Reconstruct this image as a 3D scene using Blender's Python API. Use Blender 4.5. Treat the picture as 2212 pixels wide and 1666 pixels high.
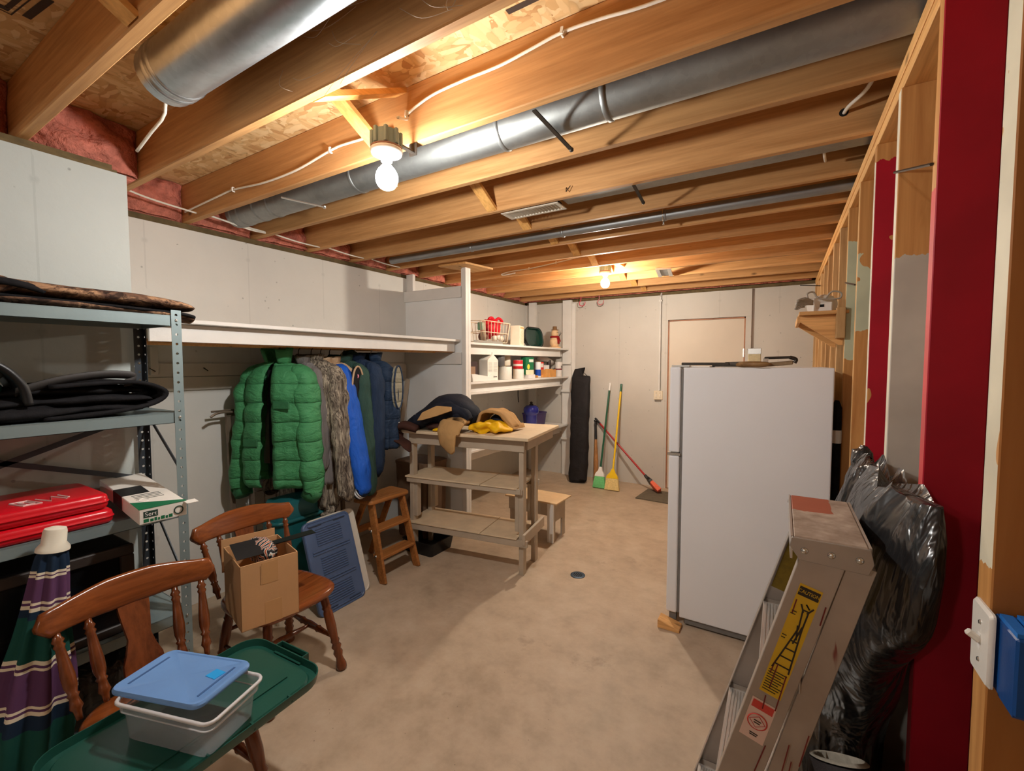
import bpy, bmesh, math, random
from math import sin, cos, pi, radians, sqrt, atan2
from mathutils import Vector, Matrix, noise as mnoise
random.seed(11)
for o in list(bpy.data.objects): bpy.data.objects.remove(o)
SC = bpy.context.scene
COL = SC.collection
# ---------------- camera ----------------
cam_d = bpy.data.cameras.new('camera')
cam = bpy.data.objects.new('camera', cam_d); COL.objects.link(cam)
cam.location = (0, 0, 1.60)
cam.rotation_euler = (radians(90 - 2.87), 0, radians(31.2))
cam_d.sensor_width = 36.0
cam_d.lens = 36.0 * 962.0 / 2212.0
cam_d.clip_start = 0.02
SC.camera = cam
# ---------------- world, exposure ----------------
w = bpy.data.worlds.new('world'); SC.world = w; w.use_nodes = True
w.node_tree.nodes['Background'].inputs[0].default_value = (1.0, 0.86, 0.72, 1)
w.node_tree.nodes['Background'].inputs[1].default_value = 0.0
SC.view_settings.view_transform = 'Standard'
SC.view_settings.look = 'None'
SC.view_settings.gamma = 1.0
SC.view_settings.use_curve_mapping = False
SC.view_settings.exposure = 0.98
BULB1 = ((1.0, 0.98, 0.94), 520.0)
BULB2 = ((1.0, 0.895, 0.75), 720.0)
BULB_FILL = ((1.0, 0.97, 0.92), 270.0)  # unseen bulb added behind the camera as fill for fridge side and ladder

# ---------------- mesh helpers ----------------
def V(*a): return Vector(a)
class MB:
    def __init__(s, M=None): s.v=[]; s.f=[]; s.m=[]; s.M=M
    def pt(s, p):
        p = Vector(p)
        if s.M is not None: p = s.M @ p
        s.v.append(p); return len(s.v)-1
    def face(s, idx, mi=0): s.f.append(list(idx)); s.m.append(mi)
    def box(s, a, b, mi=0):
        x0,y0,z0=a; x1,y1,z1=b
        i=[s.pt(p) for p in [(x0,y0,z0),(x1,y0,z0),(x1,y1,z0),(x0,y1,z0),(x0,y0,z1),(x1,y0,z1),(x1,y1,z1),(x0,y1,z1)]]
        fs=[(0,3,2,1),(4,5,6,7),(0,1,5,4),(1,2,6,5),(2,3,7,6),(3,0,4,7)]
        for k,f in enumerate(fs): s.face([i[j] for j in f], mi[k] if isinstance(mi,(list,tuple)) else mi)
        return s
    def cbox(s, c, d, mi=0):
        return s.box([c[k]-d[k]/2 for k in range(3)],[c[k]+d[k]/2 for k in range(3)],mi)
    def bar(s, p0, p1, w, h, up=(0,0,1), mi=0):
        p0=Vector(p0); p1=Vector(p1); d=(p1-p0).normalized(); up=Vector(up)
        r=d.cross(up)
        if r.length<1e-4: r=d.cross(Vector((1,0,0)))
        r.normalize(); u=r.cross(d).normalized()
        q=[]
        for p in (p0,p1):
            for a,b in ((-1,-1),(1,-1),(1,1),(-1,1)): q.append(s.pt(p+r*a*w/2+u*b*h/2))
        for f in [(0,1,2,3),(7,6,5,4),(0,4,5,1),(1,5,6,2),(2,6,7,3),(3,7,4,0)]: s.face([q[j] for j in f],mi)
        return s
    def rings(s, rings, closed=True, caps=True, mi=0):
        n=len(rings[0]); ids=[[s.pt(p) for p in r] for r in rings]
        for a,b in zip(ids[:-1],ids[1:]):
            for k in range(n if closed else n-1):
                s.face([a[k],a[(k+1)%n],b[(k+1)%n],b[k]],mi)
        if caps and closed:
            s.face(ids[0][::-1],mi); s.face(ids[-1],mi)
        return s
    def tube(s, pts, r, n=8, mi=0, caps=True, closed=False):
        pts=[Vector(p) for p in pts]
        R=r if isinstance(r,(list,tuple)) else [r]*len(pts)
        N=len(pts); rs=[]; t0=None; nrm=None
        for i,p in enumerate(pts):
            if closed: t=(pts[(i+1)%N]-pts[i-1]).normalized()
            else: t=(pts[min(i+1,N-1)]-pts[max(i-1,0)]).normalized()
            if nrm is None:
                nrm=t.cross(Vector((0,0,1)))
                if nrm.length<1e-3: nrm=t.cross(Vector((1,0,0)))
                nrm.normalize()
            else:
                nrm=(nrm-t*nrm.dot(t))
                if nrm.length<1e-6: nrm=t.orthogonal()
                nrm.normalize()
            b=t.cross(nrm)
            rs.append([p+(nrm*cos(2*pi*k/n)+b*sin(2*pi*k/n))*R[i] for k in range(n)])
        if closed: rs.append(rs[0]); caps=False
        return s.rings(rs,True,caps,mi)
    def turned(s, p0, p1, prof, n=14, mi=0):
        p0=Vector(p0); p1=Vector(p1); d=p1-p0; t=d.normalized()
        a=t.orthogonal().normalized(); b=t.cross(a)
        return s.rings([[p0+d*q+(a*cos(2*pi*k/n)+b*sin(2*pi*k/n))*r for k in range(n)] for q,r in prof],True,True,mi)
    def lathe(s, prof, c=(0,0,0), n=20, mi=0, caps=True):
        c=Vector(c)
        return s.rings([[c+Vector((r*cos(2*pi*k/n),r*sin(2*pi*k/n),z)) for k in range(n)] for r,z in prof],True,caps,mi)
    def prism(s, poly, f0, f1, mi=0):
        """poly 2d, f0/f1 map (a,b)->3d for the two faces"""
        n=len(poly); A=[s.pt(f0(a,b)) for a,b in poly]; B=[s.pt(f1(a,b)) for a,b in poly]
        s.face(A[::-1],mi); s.face(B,mi)
        for k in range(n): s.face([A[k],A[(k+1)%n],B[(k+1)%n],B[k]],mi)
        return s
    def grid(s, fn, nu, nv, wrap=False, mi=0):
        ids=[[s.pt(fn(i/(nu-1 if not wrap else nu), j/(nv-1))) for i in range(nu)] for j in range(nv)]
        for j in range(nv-1):
            for i in range(nu if wrap else nu-1):
                k=(i+1)%nu
                s.face([ids[j][i],ids[j][k],ids[j+1][k],ids[j+1][i]],mi)
        return s
    def ball(s, c, r, nu=12, nv=8, mi=0, fn=None):
        c=Vector(c); R=(r,r,r) if not isinstance(r,(list,tuple)) else r
        rs=[]
        for j in range(nv+1):
            ph=-pi/2+pi*min(max(j/nv,0.004),0.996)
            rs.append([])
            for i in range(nu):
                th=2*pi*i/nu
                d=Vector((cos(ph)*cos(th),cos(ph)*sin(th),sin(ph)))
                k=fn(d) if fn else 1.0
                rs[-1].append(c+Vector((d.x*R[0],d.y*R[1],d.z*R[2]))*k)
        return s.rings(rs,True,True,mi)
    def loft(s, spine, rw, rh, n=16, up=(0,0,1), mi=0, amp=0.0, freq=6.0, seed=0.0, power=1.0, caps=True):
        """soft elliptical tube along a spine: widths rw, heights rh, crumple amp"""
        sp=[Vector(p) for p in spine]; N=len(sp); rs=[]; up=Vector(up)
        for i,p in enumerate(sp):
            t=(sp[min(i+1,N-1)]-sp[max(i-1,0)]).normalized()
            r=t.cross(up)
            if r.length<1e-3: r=t.cross(Vector((0,1,0)))
            r.normalize(); u=r.cross(t)
            ring=[]
            for k in range(n):
                a=2*pi*k/n; ca,sa=cos(a),sin(a)
                if power!=1.0:
                    ca=math.copysign(abs(ca)**power,ca); sa=math.copysign(abs(sa)**power,sa)
                q=p+r*ca*rw[i]+u*sa*rh[i]
                if amp: q=q+(q-p)*(amp*mnoise.noise(Vector((q.x*freq+seed,q.y*freq,q.z*freq))))
                ring.append(q)
            rs.append(ring)
        return s.rings(rs,True,caps,mi)

def smoothpts(pts, n=6, closed=False):
    """Catmull-Rom"""
    P=[Vector(p) for p in pts]; N=len(P); out=[]
    rng=range(N if closed else N-1)
    for i in rng:
        if closed: a,b,c,d=P[i-1],P[i],P[(i+1)%N],P[(i+2)%N]
        else: a,b,c,d=P[max(i-1,0)],P[i],P[i+1],P[min(i+2,N-1)]
        for k in range(n):
            t=k/n
            out.append(0.5*((2*b)+(c-a)*t+(2*a-5*b+4*c-d)*t*t+(3*b-a-3*c+d)*t**3))
    if not closed: out.append(P[-1])
    return out
def lerps(vals, n):
    """resample list to n values linearly"""
    o=[]
    for i in range(n):
        t=i/(n-1)*(len(vals)-1); k=min(int(t),len(vals)-2); o.append(vals[k]+(vals[k+1]-vals[k])*(t-k))
    return o
def rrect(w, h, r, n=4):
    pts=[]
    for cx,cy,a0 in ((w/2-r,h/2-r,0),(-w/2+r,h/2-r,90),(-w/2+r,-h/2+r,180),(w/2-r,-h/2+r,270)):
        for k in range(n+1):
            a=radians(a0+90*k/n); pts.append((cx+r*cos(a),cy+r*sin(a)))
    return pts

def add(name, mb, mat, parent=None, smooth=False, bevel=0.0, seg=1, sub=0, solid=0.0, kind=None, label=None):
    me=bpy.data.meshes.new(name)
    me.from_pydata([tuple(v) for v in mb.v],[],mb.f)
    mats=mat if isinstance(mat,(list,tuple)) else [mat]
    for m in mats: me.materials.append(m)
    bm=bmesh.new(); bm.from_mesh(me)
    bm.faces.ensure_lookup_table()
    for f,k in zip(bm.faces,mb.m): f.material_index=k; f.smooth=bool(smooth)
    bmesh.ops.recalc_face_normals(bm,faces=bm.faces)
    bm.to_mesh(me); bm.free()
    if smooth=='auto':
        me.set_sharp_from_angle(angle=radians(38))
    o=bpy.data.objects.new(name,me); COL.objects.link(o)
    if parent is not None: o.parent=parent
    if solid:
        m=o.modifiers.new('s','SOLIDIFY'); m.thickness=solid; m.offset=0
    if bevel:
        m=o.modifiers.new('b','BEVEL'); m.width=bevel; m.segments=seg; m.limit_method='ANGLE'; m.angle_limit=radians(40)
    if sub:
        m=o.modifiers.new('u','SUBSURF'); m.levels=sub; m.render_levels=sub
    if kind: o['kind']=kind
    if label: o['label']=label
    return o
def tag(o,label,cat,group=None):
    o['label']=label; o['category']=cat
    if group: o['group']=group
    return o
def thing(name,label,cat,loc=(0,0,0),rot=(0,0,0),group=None):
    o=bpy.data.objects.new(name,None); COL.objects.link(o)
    o.location=loc; o.rotation_euler=rot; o.empty_display_size=0.05
    return tag(o,label,cat,group)
def rel(t):
    """matrix that takes world coordinates into the thing's own frame"""
    M=Matrix.LocRotScale(t.location,t.rotation_euler,None)
    return M.inverted()
def copy_part(o,parent,loc=None,rot=None):
    c=o.copy(); COL.objects.link(c); c.parent=parent
    if loc is not None: c.location=loc
    if rot is not None: c.rotation_euler=rot
    return c
def text(name, body, size, mat, parent, M, align='CENTER', extrude=0.0):
    cu=bpy.data.curves.new(name,'FONT'); cu.body=body; cu.size=size; cu.align_x=align; cu.align_y='CENTER'; cu.extrude=extrude; cu.resolution_u=3
    to=bpy.data.objects.new(name,cu); COL.objects.link(to)
    dg=bpy.context.evaluated_depsgraph_get()
    me=bpy.data.meshes.new_from_object(to.evaluated_get(dg))
    bpy.data.objects.remove(to); bpy.data.curves.remove(cu)
    me.materials.clear(); me.materials.append(mat)
    o=bpy.data.objects.new(name,me); COL.objects.link(o); o.parent=parent; o.matrix_local=M
    return o
def frame(o, x, y):
    """matrix with origin o, x axis x, y axis y"""
    x=Vector(x).normalized(); y=Vector(y); y=(y-x*y.dot(x)).normalized(); z=x.cross(y)
    M=Matrix.Identity(4)
    for i in range(3): M[i][0]=x[i]; M[i][1]=y[i]; M[i][2]=z[i]; M[i][3]=o[i]
    return M
# ---------------- materials ----------------
class NT:
    def __init__(s,name):
        s.m=bpy.data.materials.new(name); s.m.use_nodes=True; s.t=s.m.node_tree
        s.b=s.t.nodes['Principled BSDF']
    def n(s,typ,**kw):
        nd=s.t.nodes.new(typ)
        for k,v in kw.items():
            if k.startswith('i_'):
                key=k[2:]; key=int(key) if key.isdigit() else key.replace('_',' ')
                nd.inputs[key].default_value=v
            else: setattr(nd,k,v)
        return nd
    def l(s,a,b): s.t.links.new(a,b)
    def coord(s,scale=(1,1,1),loc=(0,0,0),rot=(0,0,0)):
        tc=s.n('ShaderNodeTexCoord'); mp=s.n('ShaderNodeMapping')
        s.l(tc.outputs['Object'],mp.inputs['Vector'])
        mp.inputs['Scale'].default_value=scale; mp.inputs['Location'].default_value=loc; mp.inputs['Rotation'].default_value=rot
        return mp.outputs[0]
    def noise(s,vec,scale,detail=3,rough=0.55,dist=0.0):
        nd=s.n('ShaderNodeTexNoise'); nd.inputs['Scale'].default_value=scale; nd.inputs['Detail'].default_value=detail
        nd.inputs['Roughness'].default_value=rough; nd.inputs['Distortion'].default_value=dist
        if vec is not None: s.l(vec,nd.inputs['Vector'])
        return nd.outputs['Fac']
    def ramp(s,fac,stops):
        r=s.n('ShaderNodeValToRGB'); e=r.color_ramp.elements
        while len(e)<len(stops): e.new(0.5)
        for k,(p,c) in enumerate(stops):
            e[k].position=p; e[k].color=(c[0],c[1],c[2],1) if not isinstance(c,(int,float)) else (c,c,c,1)
        s.l(fac,r.inputs[0]); return r.outputs[0]
    def mix(s,fac,a,b,mode='MIX'):
        m=s.n('ShaderNodeMix',data_type='RGBA',blend_type=mode)
        if isinstance(fac,(int,float)): m.inputs[0].default_value=fac
        else: s.l(fac,m.inputs[0])
        for k,x in ((6,a),(7,b)):
            if isinstance(x,(tuple,list)): m.inputs[k].default_value=(x[0],x[1],x[2],1)
            else: s.l(x,m.inputs[k])
        return m.outputs[2]
    def math(s,op,a,b=None,c=None,clamp=False):
        m=s.n('ShaderNodeMath',operation=op); m.use_clamp=clamp
        for k,x in enumerate((a,b,c)):
            if x is None: continue
            if isinstance(x,(int,float)): m.inputs[k].default_value=x
            else: s.l(x,m.inputs[k])
        return m.outputs[0]
    def bump(s,h,strength=0.3,dist=0.01):
        b=s.n('ShaderNodeBump'); b.inputs['Strength'].default_value=strength; b.inputs['Distance'].default_value=dist
        s.l(h,b.inputs['Height']); s.l(b.outputs[0],s.b.inputs['Normal'])
    def col(s,c):
        if isinstance(c,(tuple,list)): s.b.inputs['Base Color'].default_value=(c[0],c[1],c[2],1)
        else: s.l(c,s.b.inputs['Base Color'])
    def fin(s,rough=0.6,metal=0.0,spec=0.5):
        if isinstance(rough,(int,float)): s.b.inputs['Roughness'].default_value=rough
        else: s.l(rough,s.b.inputs['Roughness'])
        s.b.inputs['Metallic'].default_value=metal; s.b.inputs['Specular IOR Level'].default_value=spec
        return s.m
def srgb(r,g,b):
    f=lambda c:(c/255/12.92) if c/255<=0.04045 else ((c/255+0.055)/1.055)**2.4
    return (f(r),f(g),f(b))
def sc(c,k): return tuple(min(1,x*k) for x in c)
MC={}
def plain(name,c,rough=0.55,var=0.12,scale=14,bump=0.12,bscale=60,metal=0.0,spec=0.4,bd=0.004):
    if name in MC: return MC[name]
    N=NT(name); v=N.coord(); f=N.noise(v,scale,4)
    N.col(N.ramp(f,[(0.3,sc(c,1-var)),(0.7,sc(c,1+var))]))
    if bump: N.bump(N.noise(v,bscale,4),bump,bd)
    MC[name]=N.fin(rough,metal,spec); return MC[name]
def wood(name,c1,c2,axis=0,rough=0.6,scale=1.0,knots=True,spec=0.3,vary=0.18,bump=0.08):
    if name in MC: return MC[name]
    N=NT(name); oi=N.n('ShaderNodeObjectInfo')
    tc=N.n('ShaderNodeTexCoord'); ad=N.n('ShaderNodeVectorMath',operation='ADD'); cmb=N.n('ShaderNodeCombineXYZ')
    r17=N.math('MULTIPLY',oi.outputs['Random'],17.0)
    for k in range(3): N.l(r17,cmb.inputs[k])
    N.l(tc.outputs['Object'],ad.inputs[0]); N.l(cmb.outputs[0],ad.inputs[1])
    mp=N.n('ShaderNodeMapping'); N.l(ad.outputs[0],mp.inputs['Vector'])
    s=[26*scale]*3; s[axis]=1.6*scale; mp.inputs['Scale'].default_value=s
    f=N.noise(mp.outputs[0],1.0,5,0.6,0.6)
    mp2=N.n('ShaderNodeMapping'); N.l(ad.outputs[0],mp2.inputs['Vector'])
    s2=[90*scale]*3; s2[axis]=4*scale; mp2.inputs['Scale'].default_value=s2
    g=N.noise(mp2.outputs[0],1.0,3)
    base=N.ramp(f,[(0.25,c2),(0.55,c1),(0.8,sc(c1,1.12))])
    base=N.mix(0.28,base,N.ramp(g,[(0.35,sc(c2,0.8)),(0.65,sc(c1,1.15))]))
    if knots:
        mp3=N.n('ShaderNodeMapping'); N.l(ad.outputs[0],mp3.inputs['Vector'])
        s3=[7.5]*3; s3[axis]=3.4; mp3.inputs['Scale'].default_value=s3
        vo=N.n('ShaderNodeTexVoronoi'); vo.inputs['Scale'].default_value=1.0; N.l(mp3.outputs[0],vo.inputs['Vector'])
        sel=N.math('LESS_THAN',N.n('ShaderNodeSeparateColor').outputs[0] if False else vo.outputs['Distance'],0.085)
        sp=N.n('ShaderNodeSeparateColor'); N.l(vo.outputs['Color'],sp.inputs[0])
        pick=N.math('GREATER_THAN',sp.outputs[0],0.55)
        k=N.math('MULTIPLY',N.ramp(vo.outputs['Distance'],[(0.03,1.0),(0.12,0.0)]),pick)
        base=N.mix(k,base,sc(c2,0.28))
    hv=N.n('ShaderNodeHueSaturation'); hv.inputs['Hue'].default_value=0.5
    N.l(N.math('MULTIPLY_ADD',oi.outputs['Random'],vary*2,1-vary),hv.inputs['Value']); N.l(base,hv.inputs['Color'])
    N.col(hv.outputs[0]); N.bump(g,bump,0.003)
    MC[name]=N.fin(rough,0,spec); return MC[name]
def painted_wood(name,woodc1,woodc2,paint,zlo,zhi,axis=2,holes=0.0):
    """bare wood with a coat of paint between two heights, with a ragged brush edge"""
    N=NT(name); v=N.coord((26,26,1.6)); f=N.noise(v,1.0,5,0.6,0.6)
    base=N.ramp(f,[(0.25,woodc2),(0.6,woodc1),(0.85,sc(woodc1,1.1))])
    tc=N.n('ShaderNodeTexCoord'); sp=N.n('ShaderNodeSeparateXYZ'); N.l(tc.outputs['Object'],sp.inputs[0])
    j=N.noise(N.coord((30,30,6)),1.0,3); j=N.math('MULTIPLY_ADD',j,0.05,-0.025)
    z=N.math('ADD',sp.outputs[2],j)
    a=N.math('GREATER_THAN',z,zlo); b=N.math('LESS_THAN',z,zhi); k=N.math('MULTIPLY',a,b)
    if holes:
        h=N.noise(N.coord((9,9,5),(3,1,2)),1.0,2); k=N.math('MULTIPLY',k,N.math('GREATER_THAN',h,holes))
    pf=N.noise(N.coord((5,5,5)),1.0,3); pc=N.ramp(pf,[(0.3,sc(paint,0.85)),(0.7,sc(paint,1.1))])
    N.col(N.mix(k,base,pc)); N.bump(f,0.08,0.003)
    return N.fin(0.55,0,0.3)

PINE1=srgb(220,178,124); PINE2=srgb(184,134,80)
m_joist=wood('joist_wood',srgb(204,154,100),srgb(176,124,72),0)
m_stud=wood('stud_wood',PINE1,PINE2,2)
m_plate=wood('plate_wood',srgb(230,178,112),srgb(190,130,70),1)
m_bridge=wood('bridging_wood',srgb(230,176,104),srgb(196,134,66),1)
m_shelfpine=wood('bracket_pine',srgb(222,170,108),srgb(186,128,72),0)
def m_osb_make():
    N=NT('osb'); 
    v1=N.coord((16,42,30)); v2=N.coord((40,15,30),(3,7,1),(0,0,0.5)); v3=N.coord((5,5,5))
    cols=[]
    for v in (v1,v2):
        d=N.n('ShaderNodeVectorMath',operation='ADD'); nz=N.n('ShaderNodeTexNoise'); nz.inputs['Scale'].default_value=0.6
        N.l(v,nz.inputs['Vector']); N.l(v,d.inputs[0]); N.l(nz.outputs['Color'],d.inputs[1])
        vo=N.n('ShaderNodeTexVoronoi'); vo.inputs['Scale'].default_value=1.0; N.l(d.outputs[0],vo.inputs['Vector'])
        sp=N.n('ShaderNodeSeparateColor'); N.l(vo.outputs['Color'],sp.inputs[0])
        c=N.ramp(sp.outputs[0],[(0.0,srgb(190,142,92)),(0.2,srgb(212,170,116)),(0.6,srgb(226,188,134)),(1.0,srgb(236,206,156))])
        e=N.ramp(vo.outputs['Distance'],[(0.55,1.0),(0.95,0.80)])
        cols.append((N.mix(1.0,c,e,'MULTIPLY'),sp.outputs[1]))
    k=N.math('GREATER_THAN',N.noise(v3,1.6,4),0.5)
    N.col(N.mix(k,cols[0][0],cols[1][0])); N.bump(cols[0][1],0.25,0.004)
    return N.fin(0.75,0,0.2)
m_osb=m_osb_make()
def m_wall_make(name,c,axis):
    N=NT(name); v=N.coord()
    f=N.noise(v,1.3,5); big=N.ramp(f,[(0.3,sc(c,0.90)),(0.7,sc(c,1.04))])
    vo=N.n('ShaderNodeTexVoronoi'); vo.inputs['Scale'].default_value=13.0; N.l(v,vo.inputs['Vector'])
    msk=N.math('GREATER_THAN',N.noise(v,3.1,2),0.52)
    pits=N.math('MULTIPLY',N.ramp(vo.outputs['Distance'],[(0.05,1.0),(0.10,0.0)]),msk)
    tc=N.n('ShaderNodeTexCoord'); sp=N.n('ShaderNodeSeparateXYZ'); N.l(tc.outputs['Object'],sp.inputs[0])
    u=sp.outputs[axis]
    md=N.math('PINGPONG',N.math('ADD',u,0.04),0.305)
    seam=N.math('LESS_THAN',md,0.004)
    br=N.math('GREATER_THAN',N.noise(N.coord((2.0,2.0,1.1)),1.0,3),0.43); seam=N.math('MULTIPLY',seam,br)
    zz=N.math('PINGPONG',N.math('ADD',sp.outputs[2],0.1),0.305)
    dd=N.math('SQRT',N.math('ADD',N.math('POWER',md,2.0),N.math('POWER',zz,2.0)))
    tie=N.ramp(N.math('ADD',dd,N.math('MULTIPLY',N.noise(v,40,3),0.012)),[(0.012,1.0),(0.026,0.0)])
    tie=N.math('MULTIPLY',tie,0.22)
    dk=N.math('MAXIMUM',N.math('MAXIMUM',N.math('MULTIPLY',pits,0.6),N.math('MULTIPLY',seam,0.16)),tie)
    N.col(N.mix(dk,big,sc(c,0.42)))
    h=N.math('SUBTRACT',N.math('MULTIPLY',N.noise(v,30,5),0.5),N.math('MULTIPLY',dk,1.6)); N.bump(h,0.35,0.006)
    return N.fin(0.6,0,0.35)
m_wall=m_wall_make('painted_concrete',srgb(222,219,212),1); m_walln=m_wall_make('painted_concrete_near',srgb(186,192,188),1)
m_wallb=m_wall_make('painted_concrete_end',srgb(206,200,191),0)
def m_floor_make():
    N=NT('concrete_floor'); v=N.coord()
    a=N.noise(v,0.9,6,0.6); b=N.noise(v,7,5,0.65); c=N.noise(v,60,4)
    col=N.ramp(a,[(0.28,srgb(156,136,114)),(0.5,srgb(188,166,142)),(0.72,srgb(204,184,160))])
    col=N.mix(0.45,col,N.ramp(b,[(0.3,srgb(150,130,106)),(0.55,srgb(190,168,144)),(0.75,srgb(208,192,170))]))
    st=N.ramp(N.noise(N.coord((1,1,1),(4,2,0)),2.3,6,0.7),[(0.62,0.0),(0.70,1.0)])
    col=N.mix(N.math('MULTIPLY',st,0.35),col,srgb(122,100,80))
    sp=N.n('ShaderNodeTexVoronoi'); sp.inputs['Scale'].default_value=28; N.l(v,sp.inputs['Vector'])
    spk=N.math('MULTIPLY',N.math('LESS_THAN',sp.outputs['Distance'],0.07),N.math('GREATER_THAN',N.noise(v,5,2),0.6))
    col=N.mix(N.math('MULTIPLY',spk,0.6),col,srgb(90,74,60))
    N.col(col); N.bump(N.math('ADD',b,N.math('MULTIPLY',c,0.4)),0.12,0.006)
    return N.fin(N.math('MULTIPLY_ADD',b,0.25,0.42),0,0.4)
m_floor=m_floor_make()
m_white=plain('white_paint',srgb(228,224,218),0.5,0.05,5,0.15,40)
m_whitep=plain('white_painted_panel',srgb(238,238,236),0.5,0.05,2,0.10,30)
m_grey=plain('grey_painted_wood',srgb(178,162,142),0.6,0.08,6,0.15,40)
m_greytop=plain('worn_bench_top',srgb(212,190,158),0.6,0.10,9,0.15,50)
def m_galv_make(name,c,rough):
    N=NT(name); v=N.coord((9,9,9))
    vo=N.n('ShaderNodeTexVoronoi'); vo.inputs['Scale'].default_value=5.0; N.l(v,vo.inputs['Vector'])
    sp=N.n('ShaderNodeSeparateColor'); N.l(vo.outputs['Color'],sp.inputs[0])
    nz=N.noise(N.coord((3,10,10)),1.0,5)
    col=N.mix(0.6,N.ramp(sp.outputs[0],[(0,sc(c,0.86)),(1,sc(c,1.1))]),N.ramp(nz,[(0.3,sc(c,0.65)),(0.7,sc(c,1.15))]))
    N.col(col); N.bump(nz,0.05,0.003)
    return N.fin(N.math('MULTIPLY_ADD',nz,0.25,rough),0.9,0.5)
m_galv=m_galv_make('galvanised',srgb(196,202,206),0.22)
m_galvd=m_galv_make('dusty_galvanised',srgb(158,160,158),0.38)
m_pipe=plain('grey_pipe',srgb(148,150,150),0.45,0.1,8,0.05,40,0.6)
m_insul=plain('pink_fibreglass',srgb(204,124,106),0.95,0.34,16,0.9,34,0,0.05,0.03)
m_foam=plain('sill_foam',srgb(104,86,54),0.8,0.25,20,0.3,40)
m_cable=plain('white_cable',srgb(236,230,216),0.45,0.05,30,0.03)
m_staple=plain('white_staple',srgb(240,236,226),0.5,0.03)
m_steel=plain('shelf_steel',srgb(134,150,152),0.38,0.06,6,0.05,60,0.35,0.5)
m_steeld=plain('shelf_steel_dark',srgb(60,66,72),0.4,0.1,6,0.05,60,0.3,0.5)
m_bolt=plain('zinc_bolt',srgb(210,210,206),0.25,0.05,6,0,60,0.9)
m_iron=plain('dark_iron',srgb(70,64,58),0.45,0.15,20,0.1,60,0.7)
m_black=plain('black_plastic',srgb(22,22,24),0.4,0.2,10,0.05)
m_blackm=plain('black_fabric',srgb(26,25,27),0.85,0.3,30,0.4,120,0,0.15)
m_hole=plain('dark_recess',srgb(12,12,12),0.8,0.1)
m_chair=wood('chair_wood',srgb(136,72,32),srgb(80,36,14),1,0.22,0.8,False,0.6,0.05,0.03)
m_chairz=wood('chair_wood_turned',srgb(116,60,28),srgb(72,32,14),2,0.22,0.8,False,0.6,0.05,0.03)
m_stool=wood('stool_wood',srgb(172,112,58),srgb(120,70,32),1,0.55,1.0,True,0.3,0.05)
m_card=plain('cardboard',srgb(196,150,104),0.75,0.05,6,0.08,80)
m_tape=plain('packing_tape',srgb(192,146,98),0.25,0.03,6,0.02)
m_red=plain('red_vinyl',srgb(206,18,34),0.28,0.06,8,0.12,18,0,0.5,0.01)
m_paper=plain('white_print',srgb(236,232,226),0.6,0.03)
m_bulbw=plain('white_porcelain',srgb(244,242,238),0.25,0.02,10,0)
m_tealp=plain('teal_plastic',srgb(28,96,100),0.4,0.08,8,0.03)
m_greenp=plain('dark_green_plastic',srgb(30,80,68),0.33,0.08,6,0.05)
m_navyp=plain('slate_blue_plastic',srgb(78,98,134),0.42,0.06,6,0.05)
m_bluep=plain('light_blue_plastic',srgb(110,152,208),0.38,0.04,6,0.03)
m_fridge=plain('fridge_enamel',srgb(236,236,238),0.42,0.015,3,0.06,220)
m_gasket=plain('grey_gasket',srgb(120,116,112),0.6,0.1)
m_alu=plain('ladder_aluminium',srgb(172,164,156),0.42,0.10,6,0.10,30,0.55,0.5)
m_aluin=plain('bright_aluminium',srgb(206,202,196),0.3,0.08,8,0.08,30,0.75,0.5)
def emit(name,c,s):
    N=NT(name); N.b.inputs['Base Color'].default_value=(1,1,1,1)
    N.b.inputs['Emission Color'].default_value=(c[0],c[1],c[2],1); N.b.inputs['Emission Strength'].default_value=s
    return N.m
m_e1=emit('lit_bulb_near',*BULB1); m_e2=emit('lit_bulb_far',*BULB2); m_e3=emit('added_fill_bulb',*BULB_FILL); m_e3u=emit('added_fill_bulb_shoulder',BULB_FILL[0],BULB_FILL[1]*.3); m_e1u=emit('lit_bulb_near_shoulder',BULB1[0],BULB1[1]*.3); m_e2u=emit('lit_bulb_far_shoulder',BULB2[0],BULB2[1]*.3)
def fabric(name,c,var=0.18,rough=0.85,weave=260,fold=9,fb=0.35,sheen=0.0,drape=False,quilt=0.0):
    if name in MC: return MC[name]
    N=NT(name); v=N.coord(); f=N.noise(N.coord((1,1,0.28)) if drape else v,fold*(1.6 if drape else 1),4,0.6,0.6); w=N.noise(v,weave,2)
    N.col(N.ramp(f,[(0.28,sc(c,1-var)),(0.72,sc(c,1+var))]))
    h=N.math('ADD',N.math('MULTIPLY',f,2.2 if drape else 1.0),N.math('MULTIPLY',w,0.10))
    if quilt:
        tc=N.n('ShaderNodeTexCoord'); sp=N.n('ShaderNodeSeparateXYZ'); N.l(tc.outputs['Object'],sp.inputs[0])
        wob=N.math('ADD',sp.outputs[2],N.math('MULTIPLY',N.noise(v,4,2),0.03))
        q=N.math('POWER',N.math('ABSOLUTE',N.math('SINE',N.math('MULTIPLY',wob,pi/quilt))),0.35)
        wr=N.noise(N.coord((14,14,26)),1.0,4,0.6,1.0)
        h=N.math('ADD',N.math('MULTIPLY',q,1.3),N.math('MULTIPLY',wr,1.1))
    N.bump(h,min(1.0,fb*(1.6 if (drape or quilt) else 1)),0.02)
    if sheen: N.b.inputs['Sheen Weight'].default_value=sheen
    MC[name]=N.fin(rough,0,0.25); return MC[name]
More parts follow.
